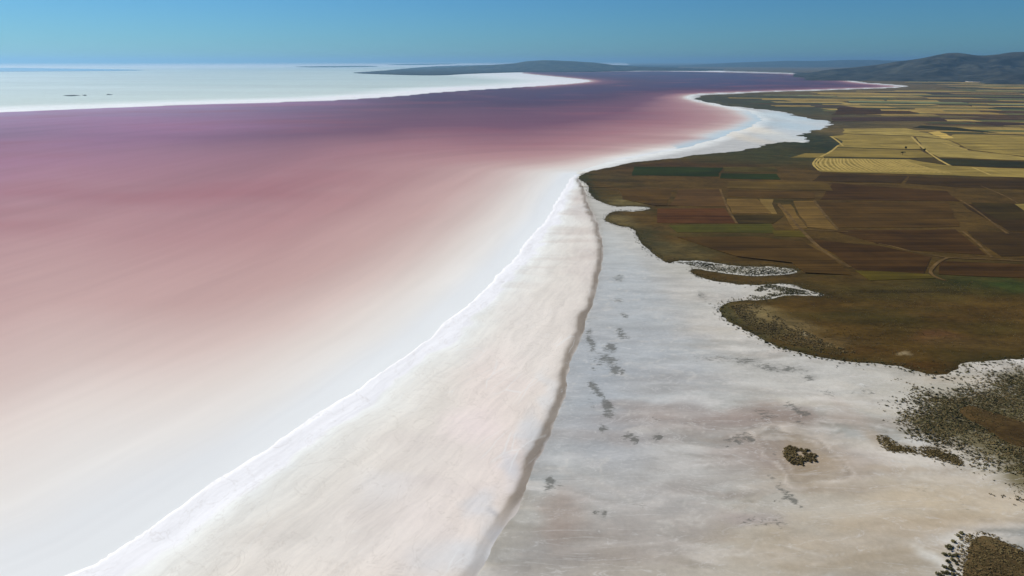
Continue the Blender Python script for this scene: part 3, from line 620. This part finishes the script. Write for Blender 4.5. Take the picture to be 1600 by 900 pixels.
# lake
dn = np.where(f['lake'] > 0, dist_line(SPIT_EDGE, GX, GY), 0)
far_shore = [p for p in LAKE if p[1] > 2100 and p[0] < 0.16 * p[1]]
df = dist_line(far_shore, GX, GY)
drest = np.maximum(f['lake'], 0) * (1 + 0.9 * sstep(950, 1200, GY) + 4.5 * sstep(2200, 3400, GY))
near_mix = sstep(900, 1150, GY) * sstep(-200, 200, GX)
warp = fbm(GX / 260 + GY / 900, GY / 700, 61, 3)
dshore = dn * (1 - near_mix) + drest * near_mix
dd = dshore * (1 + 0.16 * warp)
kx = 1.12 - 0.50 * sstep(-0.30, -0.75, GX / np.maximum(GY, 1))  # paler brine towards the left: sun glow put into the water colour
dd = dd * np.clip(kx, 0.5, 2)
wat = lerp3(dd, [(0, (240, 243, 240)), (16, (238, 240, 237)), (36, (241, 237, 228)), (64, (235, 224, 212)), (100, (222, 200, 188)), (160, (206, 172, 162)), (280, (190, 146, 140)), (480, (174, 124, 123)), (900, (126, 80, 92)), (2200, (92, 54, 74)), (6000, (80, 56, 86))])
fk = np.exp(-df / 650.0)[:, None] * sstep(-0.10, -0.55, GX / np.maximum(GY, 1))[:, None] * 0.8
wat = wat * (1 - fk) + lin((196, 172, 200)) * fk
mag = (sstep(-300, -900, GX) * sstep(500, 1100, GY) * (0.5 + 0.6 * fbm(GX / 700, GY / 240, 67, 3)))[:, None] * 0.75
mag = np.clip(mag, 0, 0.85)
wat = wat * (1 - mag) + lin((182, 120, 150)) * mag
redn = np.clip(fbm(GX / 260 + GY / 500, GY / 150 - GX / 900, 64, 3) * 1.6 - 0.15, 0, 1)[:, None] * sstep(150, 350, dn)[:, None] * 0.3
wat = wat * (1 - redn) + lin((164, 92, 94)) * redn
cy = (np.exp(-(drest - 20) ** 2 / 2600) * sstep(1050, 1300, GY) * sstep(2500, 1900, GY) * (GX > 300))[:, None] * 0.6
wat = wat * (1 - cy) + lin((168, 200, 212)) * cy
flow = np.stack([dn, GX * .4 + GY * .9, np.zeros(n_v)], -1)
lake_z = np.full(n_v, WATER_Z)
o = land_sheet('lake', f['lake'] + 3.0 + 7.0 * sstep(1000, 850, f['r']), lake_z, np.clip(wat, 0, 0.93), {'flow': flow}, M_WATER)
tag(o, kind='structure')

# the salt spit between the brine and the mud
sp = lerp3(f['dl'] + 5 * fbm(GX / 20, GY / 20, 37, 3), [(0, (246, 250, 248)), (10, (242, 246, 242)), (20, (228, 227, 218)), (40, (222, 216, 204)), (90, (224, 213, 200))])
edge_r = np.exp(-np.clip(f['dr'], 0, 99) / 7.0)[:, None] * 0.45
sp = sp * (1 - edge_r) + lin((196, 193, 186)) * edge_r
bandn = fbm(GX / 60, GY / 14, 39, 4)
kk = (np.clip(bandn, 0, 1) * 0.7 * sstep(330, 520, GY) * sstep(3, 14, f['dl']))[:, None]
sp = sp * (1 - kk) + lin((196, 182, 170)) * kk
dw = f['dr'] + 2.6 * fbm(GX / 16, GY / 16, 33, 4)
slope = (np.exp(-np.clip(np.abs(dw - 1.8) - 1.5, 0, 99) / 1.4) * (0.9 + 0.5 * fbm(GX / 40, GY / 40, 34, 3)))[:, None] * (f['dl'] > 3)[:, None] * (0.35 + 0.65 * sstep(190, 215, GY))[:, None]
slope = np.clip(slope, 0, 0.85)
sp = paint(sp, SPIT_STAINS, 8.0, 151)
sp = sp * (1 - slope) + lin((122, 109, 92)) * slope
flow = np.stack([f['dl'], GY, np.zeros(n_v)], -1)
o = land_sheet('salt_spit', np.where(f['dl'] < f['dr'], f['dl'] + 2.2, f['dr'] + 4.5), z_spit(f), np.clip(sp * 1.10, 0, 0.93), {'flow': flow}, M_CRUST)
tag(o, kind='structure')

# farmland: one sheet of soil, its fields laid on it as pieces
base = np.tile(lin((80, 61, 24)), (n_v, 1))
fb = fbm(GX / 120, GY / 50, 201, 4)[:, None]
base = base * (1 + 0.25 * fb)
k = (sstep(1100, 1600, GY) * 0.6)[:, None]
base = base * (1 - k) + lin((112, 98, 62)) * k
k = (sstep(5200, 7500, GY) * 0.8)[:, None]
base = base * (1 - k) + lin((100, 88, 66)) * k
edge = np.exp(-np.clip(f['farm'], 0, 200) / 5.0)[:, None] * 0.75 * sstep(2500, 900, f['r'])[:, None]
base = paint(base, FARM_STAINS, 9.0, 171)
base = base * (1 - edge) + lin((58, 54, 30)) * edge
o_farm = land_sheet('farmland', f['farm'] + 0.5, z_farm(f), np.clip(base, 0, 0.9), None, M_SOIL)
tag(o_farm, kind='structure')

# low earth mounds standing out of the flat
near_tri = TRI[(f['r'][TRI].max(1) < 700) & (GX[TRI].min(1) > 0)]
MOUND_COL = {'lens': (74, 58, 32), 'strip': (70, 60, 36), 'corner': (94, 78, 50), 'far_right': (84, 64, 36)}
mound_sd = {}
for nm, poly in MOUNDS.items():
    poly = chaikin(poly)
    wx, wy = wobble(GX, GY, f['r'], 211)
    s = np.where(f['r'] < 700, sdf(poly, GX + wx * .35, GY + wy * .35), -99)
    mound_sd[nm] = poly
    z = -0.1 + 0.9 * sstep(0, 9, s) + 0.25 * fbm(GX / 5, GY / 5, 215, 3) * sstep(0, 3, s)
    cl = np.tile(lin(MOUND_COL[nm]), (n_v, 1)) * (1 + 0.3 * fbm(GX / 12, GY / 9, 219, 3)[:, None])
    o = land_sheet('earth_mound', s, z, cl, None, M_SOIL, near_tri)
    tag(o, kind='structure')

def top_z(xs, ys):
    ff = fields_of(xs, ys)
    z = z_salt(ff)
    z = np.where(ff['farm'] > 0, np.maximum(z, z_farm(ff)), z)
    for nm, poly in mound_sd.items():
        wx, wy = wobble(ff['X'], ff['Y'], ff['r'], 211)
        s = sdf(poly, ff['X'] + wx * .35, ff['Y'] + wy * .35)
        z = np.where(s > 0, np.maximum(z, -0.1 + 0.9 * sstep(0, 9, s)), z)
    return z

# ---- fields
FCOL = {'dkgreen': (38, 46, 14), 'olive': (70, 60, 28), 'plough': (80, 58, 34), 'brown': (74, 54, 25), 'red': (80, 50, 26), 'green': (68, 64, 24),
        'yellowgreen': (84, 72, 24), 'tan': (98, 76, 42), 'palertan': (114, 92, 54), 'dkolive': (58, 46, 20), 'dkbrown': (64, 44, 20), 'deep': (56, 41, 20),
        'olivebrown': (82, 64, 30), 'gold': (138, 119, 70), 'gold2': (146, 127, 78), 'darkgold': (124, 106, 60), 'palegold': (188, 160, 96),
        'deepgreen': (44, 42, 24), 'purplebrown': (66, 50, 44)}
def hexcol(c, j=0.0):
    l = lin(c) * 1.12 * (1 + random.uniform(-j, j))
    return (float(l[0]), float(l[1]), float(l[2]) * 0.72, 1.0)

def slab(name, poly, z, th, mat, parent, color=None):
    n = len(poly)
    area = sum(poly[i][0] * poly[(i + 1) % n][1] - poly[(i + 1) % n][0] * poly[i][1] for i in range(n))
    if area < 0:
        poly = poly[::-1]
    vs = [(x, y, z) for x, y in poly] + [(x, y, z - th) for x, y in poly]
    fs = [tuple(range(n))] + [(i, i + n, (i + 1) % n + n, (i + 1) % n) for i in range(n)]
    me = bpy.data.meshes.new(name); me.from_pydata(vs, [], fs); me.update()
    me.materials.append(mat)
    o = bpy.data.objects.new(name, me); C.objects.link(o)
    o.parent = parent
    if color: o.color = color
    return o

def soften(poly, amp, step):
    """edges of a field are never ruler straight"""
    o = []
    n = len(poly)
    for i in range(n):
        a = poly[i]; b = poly[(i + 1) % n]
        L = math.hypot(b[0] - a[0], b[1] - a[1])
        kseg = max(1, min(10, int(L / step)))
        for s in range(kseg):
            t = s / kseg
            x = a[0] + (b[0] - a[0]) * t; y = a[1] + (b[1] - a[1]) * t
            o.append((x + amp * random.uniform(-1, 1), y + amp * random.uniform(-1, 1)))
    return o

ROT = R(-12)
ca, sa = math.cos(ROT), math.sin(ROT)
def to_world(u, v): return (u * ca - v * sa, u * sa + v * ca)
n_field = 0
def field(poly, z, c, j=0.08):
    global n_field
    slab('field', poly, z, 0.5, M_FIELD, o_farm, hexcol(c, j)); n_field += 1

for i, (cn, poly) in enumerate(FIELDS):
    d = math.hypot(*poly[0])
    field(soften(poly, 0.0022 * d, 25), FIELD_Z + 0.16 + 0.003 * i, FCOL[cn], 0.04)

# strip fields of the plain further out, split like a land register
FARPAL = [(150, 126, 78)] * 3 + [(146, 124, 76)] * 4 + [(160, 138, 90)] * 2 + [(78, 60, 48)] * 4 + [(92, 92, 64)] * 4 + [(62, 66, 50)] * 3 + [(112, 100, 66)] * 3 + [(120, 124, 96)] * 2 + [(60, 44, 40)] * 2
strips = []
def split(u0, u1, v0, v1, depth):
    du, dv = u1 - u0, v1 - v0
    d = math.hypot(*to_world((u0 + u1) / 2, (v0 + v1) / 2))
    lim = 0.040 * d
    if dv > lim * random.uniform(0.75, 1.6):
        s = v0 + dv * random.uniform(0.35, 0.65)
        split(u0, u1, v0, s, depth + 1); split(u0, u1, s, v1, depth + 1)
    elif du > lim * random.uniform(2.2, 5.0):
        s = u0 + du * random.uniform(0.3, 0.7)
        split(u0, s, v0, v1, depth + 1); split(s, u1, v0, v1, depth + 1)
    else:
        strips.append((u0, u1, v0, v1))
split(-900, 4400, 1700, 6600, 0)
cand = []
for (u0, u1, v0, v1) in strips:
    g = 0.03 * (v1 - v0)
    sk = random.uniform(-0.25, 0.25) * (v1 - v0)
    poly = [to_world(u0 + g, v0 + g), to_world(u1 - g, v0 + g), to_world(u1 - g + sk, v1 - g), to_world(u0 + g + sk, v1 - g)]
    cand.append(poly)
allp = np.array([[p[k] for k in range(4)] + [(p[k][0] * .5 + p[(k + 1) % 4][0] * .5, p[k][1] * .5 + p[(k + 1) % 4][1] * .5) for k in range(4)] for p in cand])
sdv = sdf(FARM, allp[..., 0].ravel(), allp[..., 1].ravel()).reshape(len(cand), 8).min(1)
bearing = np.degrees(np.arctan2(allp[..., 0], allp[..., 1]))
scored = []
for i, p in enumerate(cand):
    cx, cy = allp[i, :, 0].mean(), allp[i, :, 1].mean()
    if sdv[i] < 110 or bearing[i].min() > 38.5:
        continue
    if cy < 2050 and cx < 0.46 * cy - 60:      # scrub behind the lagoon stays scrub
        continue
    scored.append((math.hypot(cx, cy), p))
scored.sort(key=lambda t: t[0])
for d, p in scored[:300 - n_field]:
    field(soften(p, 0.0015 * d, 90), FIELD_Z + 0.02 + 0.00010 * d, random.choice(FARPAL), 0.12)

# straw swaths left in rows by the harvester on the nearest stubble field
def ribbon(name, pts, width, z, mat, parent=None, taper=False):
    P = np.array(chaikin(pts, False, 2))
    tdir = np.gradient(P, axis=0)
    tdir /= np.linalg.norm(tdir, axis=1)[:, None] + 1e-9
    nrm = np.stack([-tdir[:, 1], tdir[:, 0]], -1)
    w = width * 0.5 * (1 + 0.25 * fbm(np.arange(len(P)) * 0.7, np.zeros(len(P)), 7 + len(P), 2))
    A = P + nrm * w[:, None]; B = P - nrm * w[:, None]
    n = len(P)
    zz = np.full(n, z)
    co = np.concatenate([np.c_[A, zz - 0.06], np.c_[P, zz], np.c_[B, zz - 0.06]])
    tri = []
    for i in range(n - 1):
        tri += [(i, n + i, n + i + 1), (i, n + i + 1, i + 1), (n + i, 2 * n + i, 2 * n + i + 1), (n + i, 2 * n + i + 1, n + i + 1)]
    me = raw_mesh(name, co, np.array(tri)[:, ::-1], True)
    me.materials.append(mat)
    o = bpy.data.objects.new(name, me); C.objects.link(o)
    if parent: o.parent = parent
    return o

gold = FIELDS[28][1]
gx0, gy0 = gold[1]; hx0, hy0 = gold[0]
for k in range(26):
    u = k / 26.0
    bx = hx0 + (692 - hx0) * u * 0.72; by = hy0 - (hy0 - 945) * u * 0.72
    tx = gx0 + (640 - gx0) * u * 0.9; ty = gy0 - 15 * u
    mx, my = (bx + tx) / 2 - 9 - 3 * math.sin(k), (by + ty) / 2
    t0, t1 = 0.06, 0.94
    pts = [(bx + (tx - bx) * t0, by + (ty - by) * t0), (mx, my), (bx + (tx - bx) * t1, by + (ty - by) * t1)]
    ribbon('straw_swath', pts, 3.2, FIELD_Z + 0.42, M_STUBBLE, o_farm)

# dirt tracks
for w, pts in TRACKS:
    d = math.hypot(*pts[0])
    o = ribbon('dirt_track', pts, w, FIELD_Z + 0.42, M_STUBBLE if 3.4 < w < 4.6 else M_TRACK)
    tag(o, kind='structure')

# ---- far side: peninsula, hills, pools, quarry
def flat_land(name, poly, z, mat, drop=3.0):
    o = slab(name, soften(chaikin(poly), 0.002 * math.hypot(*poly[0]), 400), z, drop, mat, None)
    tag(o, kind='structure')
    return o
flat_land('peninsula', PENINSULA, 7.0, M_PENINS, 12.0)
for p in FAR_STRIPS:
    flat_land('far_shore', p, 9.0, M_PENINS, 12.0)
for p in DARK_ISLES:
    flat_land('salt_islet', p, 1.2, M_PENINS, 2.0)
for p in QUARRY:
    flat_land('quarry_ground', p, 6.0, M_QUARRY, 3.0)

m = NT('shallow_pool')
m.bsdf(lin((164, 198, 220)), 0.25, 0.4, None, 1.33)
o = slab('lagoon', soften(chaikin(LENS_POOL), 20, 900), 3.0, 6.0, m.m, None); tag(o, kind='structure')

def hill(name, prof, D, W, seed, mat, na=220, nd=46, rough=0.8):
    b = np.array([p[0] for p in prof]); h = np.array([max(p[1], -5) for p in prof])
    ba = np.linspace(b[0], b[-1], na)
    # smooth curve through the crest heights
    hh = np.interp(ba, b, h)
    ker = np.ones(3) / 3
    hh = hh * (1 + 0.10 * fbm(np.radians(ba) * D / 700, ba * 0, seed + 2, 3))
    hh = hh * sstep(0, 0.10, (ba - b[0]) / (b[-1] - b[0])) * sstep(1, 0.93, (ba - b[0]) / (b[-1] - b[0]))
    hh = np.convolve(np.pad(hh, 1, mode='edge'), ker, 'valid')
    t = np.linspace(-1, 1, nd)
    TT, BB = np.meshgrid(t, ba)
    Hh = np.repeat(hh[:, None], nd, 1)
    x = np.radians(BB) * D
    ridge = 1 - np.abs(fbm(x / 900, TT * W / 900, seed, 5)) * 1.6
    spur = 1 - np.abs(fbm(x / 420, TT * W / 1400, seed + 4, 4))
    fall = np.clip(1 - np.abs(TT) ** 1.35, 0, 1)
    z = Hh * fall * (1 - rough * (1 - ridge * 0.6 - spur * 0.4) * sstep(0.0, 0.5, np.abs(TT)) * 1.6)
    z = z + 34 * fbm(x / 230, TT * W / 160, seed + 8, 4) * sstep(0.04, 0.3, np.abs(TT)) * fall
    z = np.where(fall <= 0, -8, z)
    rr = D + TT * W
    co = np.stack([rr * np.sin(np.radians(BB)), rr * np.cos(np.radians(BB)), z], -1).reshape(-1, 3)
    ii = np.arange(na * nd).reshape(na, nd)
    a, b2, c2, d2 = ii[:-1, :-1].ravel(), ii[1:, :-1].ravel(), ii[1:, 1:].ravel(), ii[:-1, 1:].ravel()
    tri = np.concatenate([np.stack([a, c2, b2], -1), np.stack([a, d2, c2], -1)])
    # face up
    v0, v1, v2 = co[tri[0]]
    if np.cross(v1 - v0, v2 - v0)[2] < 0:
        tri = tri[:, ::-1]
    me = raw_mesh(name, co, tri); me.materials.append(mat)
    o = bpy.data.objects.new(name, me); C.objects.link(o)
    tag(o, kind='structure')
    return o
hill('hill_range', HILL_RIGHT, 8600, 2300, 301, M_HILL)
hill('foothill', HILL_FRONT, 6400, 420, 311, M_HILL, 80, 30)
hill('hill_range', HILL_CENTRE, 13500, 1800, 321, M_HILL, 160, 36)
hill('hill_range', HILL_FAR, 24000, 4200, 331, M_HILL, 160, 30)

# ------------------------------------------------------------------ plants
def shrub_mesh(name, seed, n_leaf, mat, spread=1.0):
    """a low cushion bush, about one metre across, leaf faces through its whole volume over a few stems"""
    r = np.random.default_rng(seed)
    co, tri = [], []
    lobes = [(r.uniform(-.24, .24), r.uniform(-.24, .24), r.uniform(.12, .26), r.uniform(.2, .34)) for _ in range(6)]
    for k in range(n_leaf):
        lx, ly, lz, lr = lobes[r.integers(len(lobes))]
        v = r.normal(size=3); v /= np.linalg.norm(v) + 1e-9
        p = np.array([lx, ly, lz]) + v * lr * r.uniform(.55, 1.0) * spread
        p[2] = max(p[2], 0.02)
        ax = r.normal(size=3); ax /= np.linalg.norm(ax)
        bx = np.cross(v, ax); bx /= np.linalg.norm(bx) + 1e-9
        s = r.uniform(.08, .16) * (1.0 if n_leaf > 40 else 1.5)
        i = len(co)
        co += [p + ax * s, p + bx * s * .7, p - ax * s, p - bx * s * .7]
        tri += [(i, i + 1, i + 2), (i, i + 2, i + 3)]
    for k in range(4 if n_leaf > 40 else 0):
        lx, ly, lz, lr = lobes[k]
        i = len(co)
        co += [np.array([.02, 0, -.05]), np.array([-.02, .02, -.05]), np.array([lx, ly, lz + lr * .5])]
        tri += [(i, i + 1, i + 2)]
    me = raw_mesh(name, np.array(co), np.array(tri), False)
    me.materials.append(mat)
    return me, np.array(co), np.array(tri)

BIG = [shrub_mesh('saltbush', 500 + i, 110, M_LEAF)[0] for i in range(7)]
BIG_DRY = [shrub_mesh('dry_saltbush', 540 + i, 110, M_LEAF_DRY)[0] for i in range(5)]
SMALL = [shrub_mesh('x', 560 + i, 15, M_LEAF)[1:] for i in range(8)]

def put_shrubs(name, spots, meshes, label, group):
    """spots: x, y, width"""
    sp = np.array(spots)
    zz = top_z(sp[:, 0], sp[:, 1])
    for (x, y, w), z in zip(spots, zz):
        o = bpy.data.objects.new(name, random.choice(meshes)); C.objects.link(o)
        o.location = (x, y, z - 0.03)
        o.rotation_euler = (0, 0, random.uniform(0, 6.28))
        o.scale = (w * random.uniform(.9, 1.15), w * random.uniform(.75, 1.0), w * random.uniform(.5, .72))
        tag(o, label, 'shrub', group)

def mass(name, xs, ys, ws, mat, label, hscale=0.6):
    z = top_z(xs, ys)
    cos, tris = [], []
    n = 0
    rr = np.random.default_rng(len(xs))
    th = rr.uniform(0, 6.28, len(xs))
    pick = rr.integers(0, len(SMALL), len(xs))
    for k, (co, tri) in enumerate(SMALL):
        sel = np.where(pick == k)[0]
        if not len(sel): continue
        c, s = np.cos(th[sel])[:, None], np.sin(th[sel])[:, None]
        w = ws[sel][:, None]
        X = (co[None, :, 0] * c - co[None, :, 1] * s) * w + xs[sel][:, None]
        Y = (co[None, :, 0] * s + co[None, :, 1] * c) * w + ys[sel][:, None]
        Z = co[None, :, 2] * w * hscale + z[sel][:, None] - 0.03
        cos.append(np.stack([X, Y, Z], -1).reshape(-1, 3))
        tris.append((tri[None] + (np.arange(len(sel)) * len(co))[:, None, None] + n).reshape(-1, 3))
        n += len(sel) * len(co)
    me = raw_mesh(name, np.concatenate(cos), np.concatenate(tris), False)
    me.materials.append(mat)
    o = bpy.data.objects.new(name, me); C.objects.link(o)
    tag(o, label, 'shrubs', None, 'stuff')
    return o

def sample_poly(poly, n, seed, clump=20.0, thr=0.0, avoid=None):
    r = np.random.default_rng(seed)
    P = np.array(poly)
    lo, hi = P.min(0), P.max(0)
    xs, ys = [], []
    got = 0
    while got < n:
        x = r.uniform(lo[0], hi[0], n * 3); y = r.uniform(lo[1], hi[1], n * 3)
        ok = inside(poly, x, y)
        ok &= fbm(x / clump, y / clump, seed, 3) + r.uniform(-.25, .25, len(x)) > thr
        if avoid is not None:
            ok &= avoid(x, y)
        xs.append(x[ok]); ys.append(y[ok]); got += ok.sum()
        if len(xs) > 60: break
    return np.concatenate(xs)[:n], np.concatenate(ys)[:n]

def spaced(xs, ys, gap, n):
    out = []
    for x, y in zip(xs, ys):
        if all((x - a) ** 2 + (y - b) ** 2 > gap * gap for a, b in out):
            out.append((x, y))
            if len(out) >= n: break
    return out

def not_on_mounds(x, y):
    ok = np.ones(len(x), bool)
    for p in mound_sd.values():
        ok &= sdf(p, x, y) < 1.5
    return ok

# the white fringe beside the corner mound
put_shrubs('saltbush', [(x, y, random.uniform(1.5, 2.7)) for x, y in FRINGE], BIG,
           'dark saltbush standing apart on the white fringe of the lower right mound', 'saltbushes on the white fringe of the corner mound')
# ring of bushes on the islet
spots = []
r_ = np.random.default_rng(9)
while len(spots) < 84:
    a_ = r_.uniform(0, 6.28); q = math.sqrt(r_.uniform(.02, 1.0)) * r_.uniform(.85, 1.1)
    k = .92 + .20 * math.sin(2 * a_ + 1) + .14 * math.sin(3 * a_ + 2)
    x = ISLET[0] + math.cos(a_) * 5.6 * q * k; y = ISLET[1] + math.sin(a_) * 8.0 * q * k
    if (x - ISLET[0] - 1.0) ** 2 + ((y - ISLET[1] - 1.2) * .7) ** 2 < 3.2: continue
    if all((x - b_[0]) ** 2 + (y - b_[1]) ** 2 > .6 for b_ in spots):
        spots.append((x, y, r_.uniform(1.6, 2.5)))
put_shrubs('saltbush', spots, BIG_DRY, 'brown saltbush in the small round thicket alone on the mud flat', 'saltbushes of the round thicket on the mud flat')
# headland of scattered bushes
hx, hy = sample_poly(HEADLAND, 900, 77, 14.0, -0.1, not_on_mounds)
hs = spaced(hx, hy, 2.6, 150)
put_shrubs('saltbush', [(x, y, random.uniform(1.1, 2.2)) for x, y in hs], BIG,
           'dark saltbush scattered on the pale headland below the brown land', 'saltbushes scattered on the pale headland')
# line of bushes on the edge of the brown land
edge_pts = []
seg = [p for p in FARM if p[0] > 60 and 250 < p[1] < 470 and p[0] < 300]
for i in range(len(seg) - 1):
    a_, b_ = seg[i], seg[i + 1]
    L = math.hypot(b_[0] - a_[0], b_[1] - a_[1])
    if L > 60: continue
    for s in range(max(1, int(L / 1.1))):
        t = random.random()
        edge_pts.append((a_[0] + (b_[0] - a_[0]) * t + random.gauss(0, 1.5), a_[1] + (b_[1] - a_[1]) * t + random.gauss(-1.0, 1.8)))
random.shuffle(edge_pts)
es = [p for p in edge_pts if p[1] < 405]
es = spaced([p[0] for p in es], [p[1] for p in es], 2.2, 66)
put_shrubs('saltbush', [(x, y, random.uniform(1.2, 2.2)) for x, y in es], BIG,
           'dark saltbush lining the foot of the brown land against the white flat', 'saltbushes lining the foot of the brown land')

# everything too many to count
wide = [(90, 190), (420, 190), (420, 360), (90, 360)]
def thinning(x, y):
    d = sdf(SHRUBLAND, x, y) + 7 * fbm(x / 12, y / 12, 95, 3)
    return not_on_mounds(x, y) & (sdf(FARM, x, y) < 0) & (np.random.default_rng(5).uniform(0, 1, len(x)) < 0.03 + 0.97 * sstep(-4, 16, d)) & (d > -7)
xs, ys = sample_poly(wide, 14500, 81, 16.0, -0.22, thinning)
ws = np.random.default_rng(6).gamma(2.4, 0.30, len(xs)) + 0.25
half = len(xs) // 2
mass('saltbush_mass', xs[:half], ys[:half], np.clip(ws[:half], .3, 2.2), M_LEAF, 'dense cover of small olive saltbushes over the pale shore at right')
mass('dry_saltbush_mass', xs[half:], ys[half:], np.clip(ws[half:], .3, 1.8), M_LEAF_DRY, 'dry brown saltbushes mixed through the olive cover at right')
xs, ys = sample_poly(chaikin(MOUNDS['corner']), 3000, 83, 6.0, -0.5)
mass('dry_saltbush_mass', xs, ys, RNG.uniform(.6, 1.4, len(xs)), M_LEAF_DRY, 'dry brown saltbush cover on the lower right mound')
xs, ys = sample_poly(chaikin(MOUNDS['lens']), 900, 84, 7.0, -0.1)
mass('dry_saltbush_mass', xs, ys, RNG.uniform(.4, 1.1, len(xs)), M_LEAF_DRY, 'dry low saltbush cover on the lens shaped brown mound')
xs, ys = sample_poly(chaikin(MOUNDS['strip']), 700, 85, 9.0, -0.6)
mass('dry_saltbush_mass', xs, ys, RNG.uniform(.6, 1.5, len(xs)), M_LEAF_DRY, 'dry saltbush cover on the narrow brown strip')
xs, ys = sample_poly(INLET1, 1300, 87, 14.0, -0.1)
mass('saltbush_mass', xs, ys, RNG.uniform(.8, 1.9, len(xs)), M_LEAF, 'saltbushes dotting the upper white inlet')
xs, ys = sample_poly(INLET2, 1000, 89, 12.0, -0.15)
mass('saltbush_mass', xs, ys, RNG.uniform(.8, 1.8, len(xs)), M_LEAF, 'saltbushes dotting the lower white inlet')
xs, ys = sample_poly(SANDY, 1500, 91, 12.0, -0.2)
mass('saltbush_mass', xs, ys, RNG.uniform(.9, 2.0, len(xs)), M_LEAF_DRY, 'dry saltbushes dotting the sandy slope of the brown land')
# loose bushes and dry tussocks over the brown land behind the shore
BROWN = [(95, 395), (150, 350), (230, 305), (300, 290), (420, 300), (520, 420), (330, 470), (200, 470), (120, 440)]
xs, ys = sample_poly(BROWN, 3600, 93, 26.0, 0.02, lambda x, y: sdf(FARM, x, y) > 4)
mass('dry_saltbush_mass', xs, ys, RNG.uniform(.4, 1.3, len(xs)), M_LEAF_DRY, 'loose dry tussocks over the brown land behind the shore')
# dark hem along the whole near edge of the brown land
ex, ey = [], []
seg = [p for p in FARM if p[0] > 55 and 240 < p[1] < 1000 and p[0] < 320]
for i in range(len(seg) - 1):
    a_, b_ = seg[i], seg[i + 1]
    L = math.hypot(b_[0] - a_[0], b_[1] - a_[1])
    if L > 120: continue
    for s in range(int(L * 2.2)):
        t = random.random()
        ex.append(a_[0] + (b_[0] - a_[0]) * t + random.gauss(1.0, 2.6)); ey.append(a_[1] + (b_[1] - a_[1]) * t + random.gauss(.5, 3.0))
ex = np.array(ex); ey = np.array(ey)
mass('saltbush_mass', ex, ey, RNG.uniform(.6, 1.7, len(ex)), M_LEAF, 'hem of saltbushes along the near edge of the brown land')

# three lone trees in the stubble
def lone_tree(x, y, h, label, seed):
    r = np.random.default_rng(seed)
    root = bpy.data.objects.new('field_tree', None); C.objects.link(root)
    root.location = (x, y, FIELD_Z + 0.25)
    co, tri = [], []
    for (r0, r1, p0, p1) in [(.35, .2, (0, 0, 0), (.2, .1, h * .45)), (.18, .06, (.2, .1, h * .42), (1.4, .6, h * .75)), (.18, .06, (.2, .1, h * .4), (-1.2, -.5, h * .72)), (.16, .05, (.2, .1, h * .44), (.1, -.9, h * .8))]:
        i = len(co)
        for k in range(7):
            q = k / 7 * 6.283
            co.append((p0[0] + r0 * math.cos(q), p0[1] + r0 * math.sin(q), p0[2])); co.append((p1[0] + r1 * math.cos(q), p1[1] + r1 * math.sin(q), p1[2]))
        for k in range(7):
            a1, b1, c1, d1 = i + 2 * k, i + 2 * ((k + 1) % 7), i + 2 * ((k + 1) % 7) + 1, i + 2 * k + 1
            tri += [(a1, b1, c1), (a1, c1, d1)]
    me = raw_mesh('trunk', np.array(co), np.array(tri)); me.materials.append(M_BARK)
    t = bpy.data.objects.new('trunk', me); C.objects.link(t); t.parent = root
    co, tri = [], []
    lob = [(r.normal() * h * .16, r.normal() * h * .16, h * r.uniform(.5, .85), h * r.uniform(.16, .26)) for _ in range(9)]
    for k in range(900):
        lx, ly, lz, lr = lob[r.integers(9)]
        v = r.normal(size=3); v /= np.linalg.norm(v)
        p = np.array([lx, ly, lz]) + v * lr * r.uniform(.5, 1)
        ax = r.normal(size=3); ax /= np.linalg.norm(ax); bx = np.cross(v, ax); bx /= np.linalg.norm(bx) + 1e-9
        s = r.uniform(.15, .4); i = len(co)
        co += [p + ax * s, p + bx * s * .6, p - ax * s, p - bx * s * .6]; tri += [(i, i + 1, i + 2), (i, i + 2, i + 3)]
    me = raw_mesh('crown', np.array(co), np.array(tri), False); me.materials.append(M_TREE)
    t = bpy.data.objects.new('crown', me); C.objects.link(t); t.parent = root
    tag(root, label, 'tree', 'lone trees in the golden fields')
lone_tree(*TREES[0], 6, 'lone dark tree farthest back in the golden stubble fields', 1)
lone_tree(*TREES[1], 7, 'lone dark tree beside the track through the golden fields', 2)
lone_tree(*TREES[2], 6, 'lone dark tree nearest the camera in the golden fields', 3)

# ------------------------------------------------------------------ the air
hz = 330.0
B_ = 108000.0
vs = [(sx * B_, sy * B_, z) for z in (-40.0, hz) for sy in (-1, 1) for sx in (-1, 1)]
fs = [(0, 2, 3, 1), (4, 5, 7, 6), (0, 1, 5, 4), (2, 6, 7, 3), (0, 4, 6, 2), (1, 3, 7, 5)]
me = bpy.data.meshes.new('haze'); me.from_pydata(vs, [], fs); me.update()
hm = bpy.data.materials.new('haze_air'); hm.use_nodes = True
hm.node_tree.nodes.clear()
ho = hm.node_tree.nodes.new('ShaderNodeOutputMaterial')
pv = hm.node_tree.nodes.new('ShaderNodeVolumePrincipled')
pv.inputs['Color'].default_value = (0.30, 0.60, 0.88, 1)
pv.inputs['Density'].default_value = 4.8e-5
pv.inputs['Anisotropy'].default_value = 0.4
hm.node_tree.links.new(pv.outputs['Volume'], ho.inputs['Volume'])
me.materials.append(hm)
o = bpy.data.objects.new('haze', me); C.objects.link(o)
tag(o, kind='stuff')
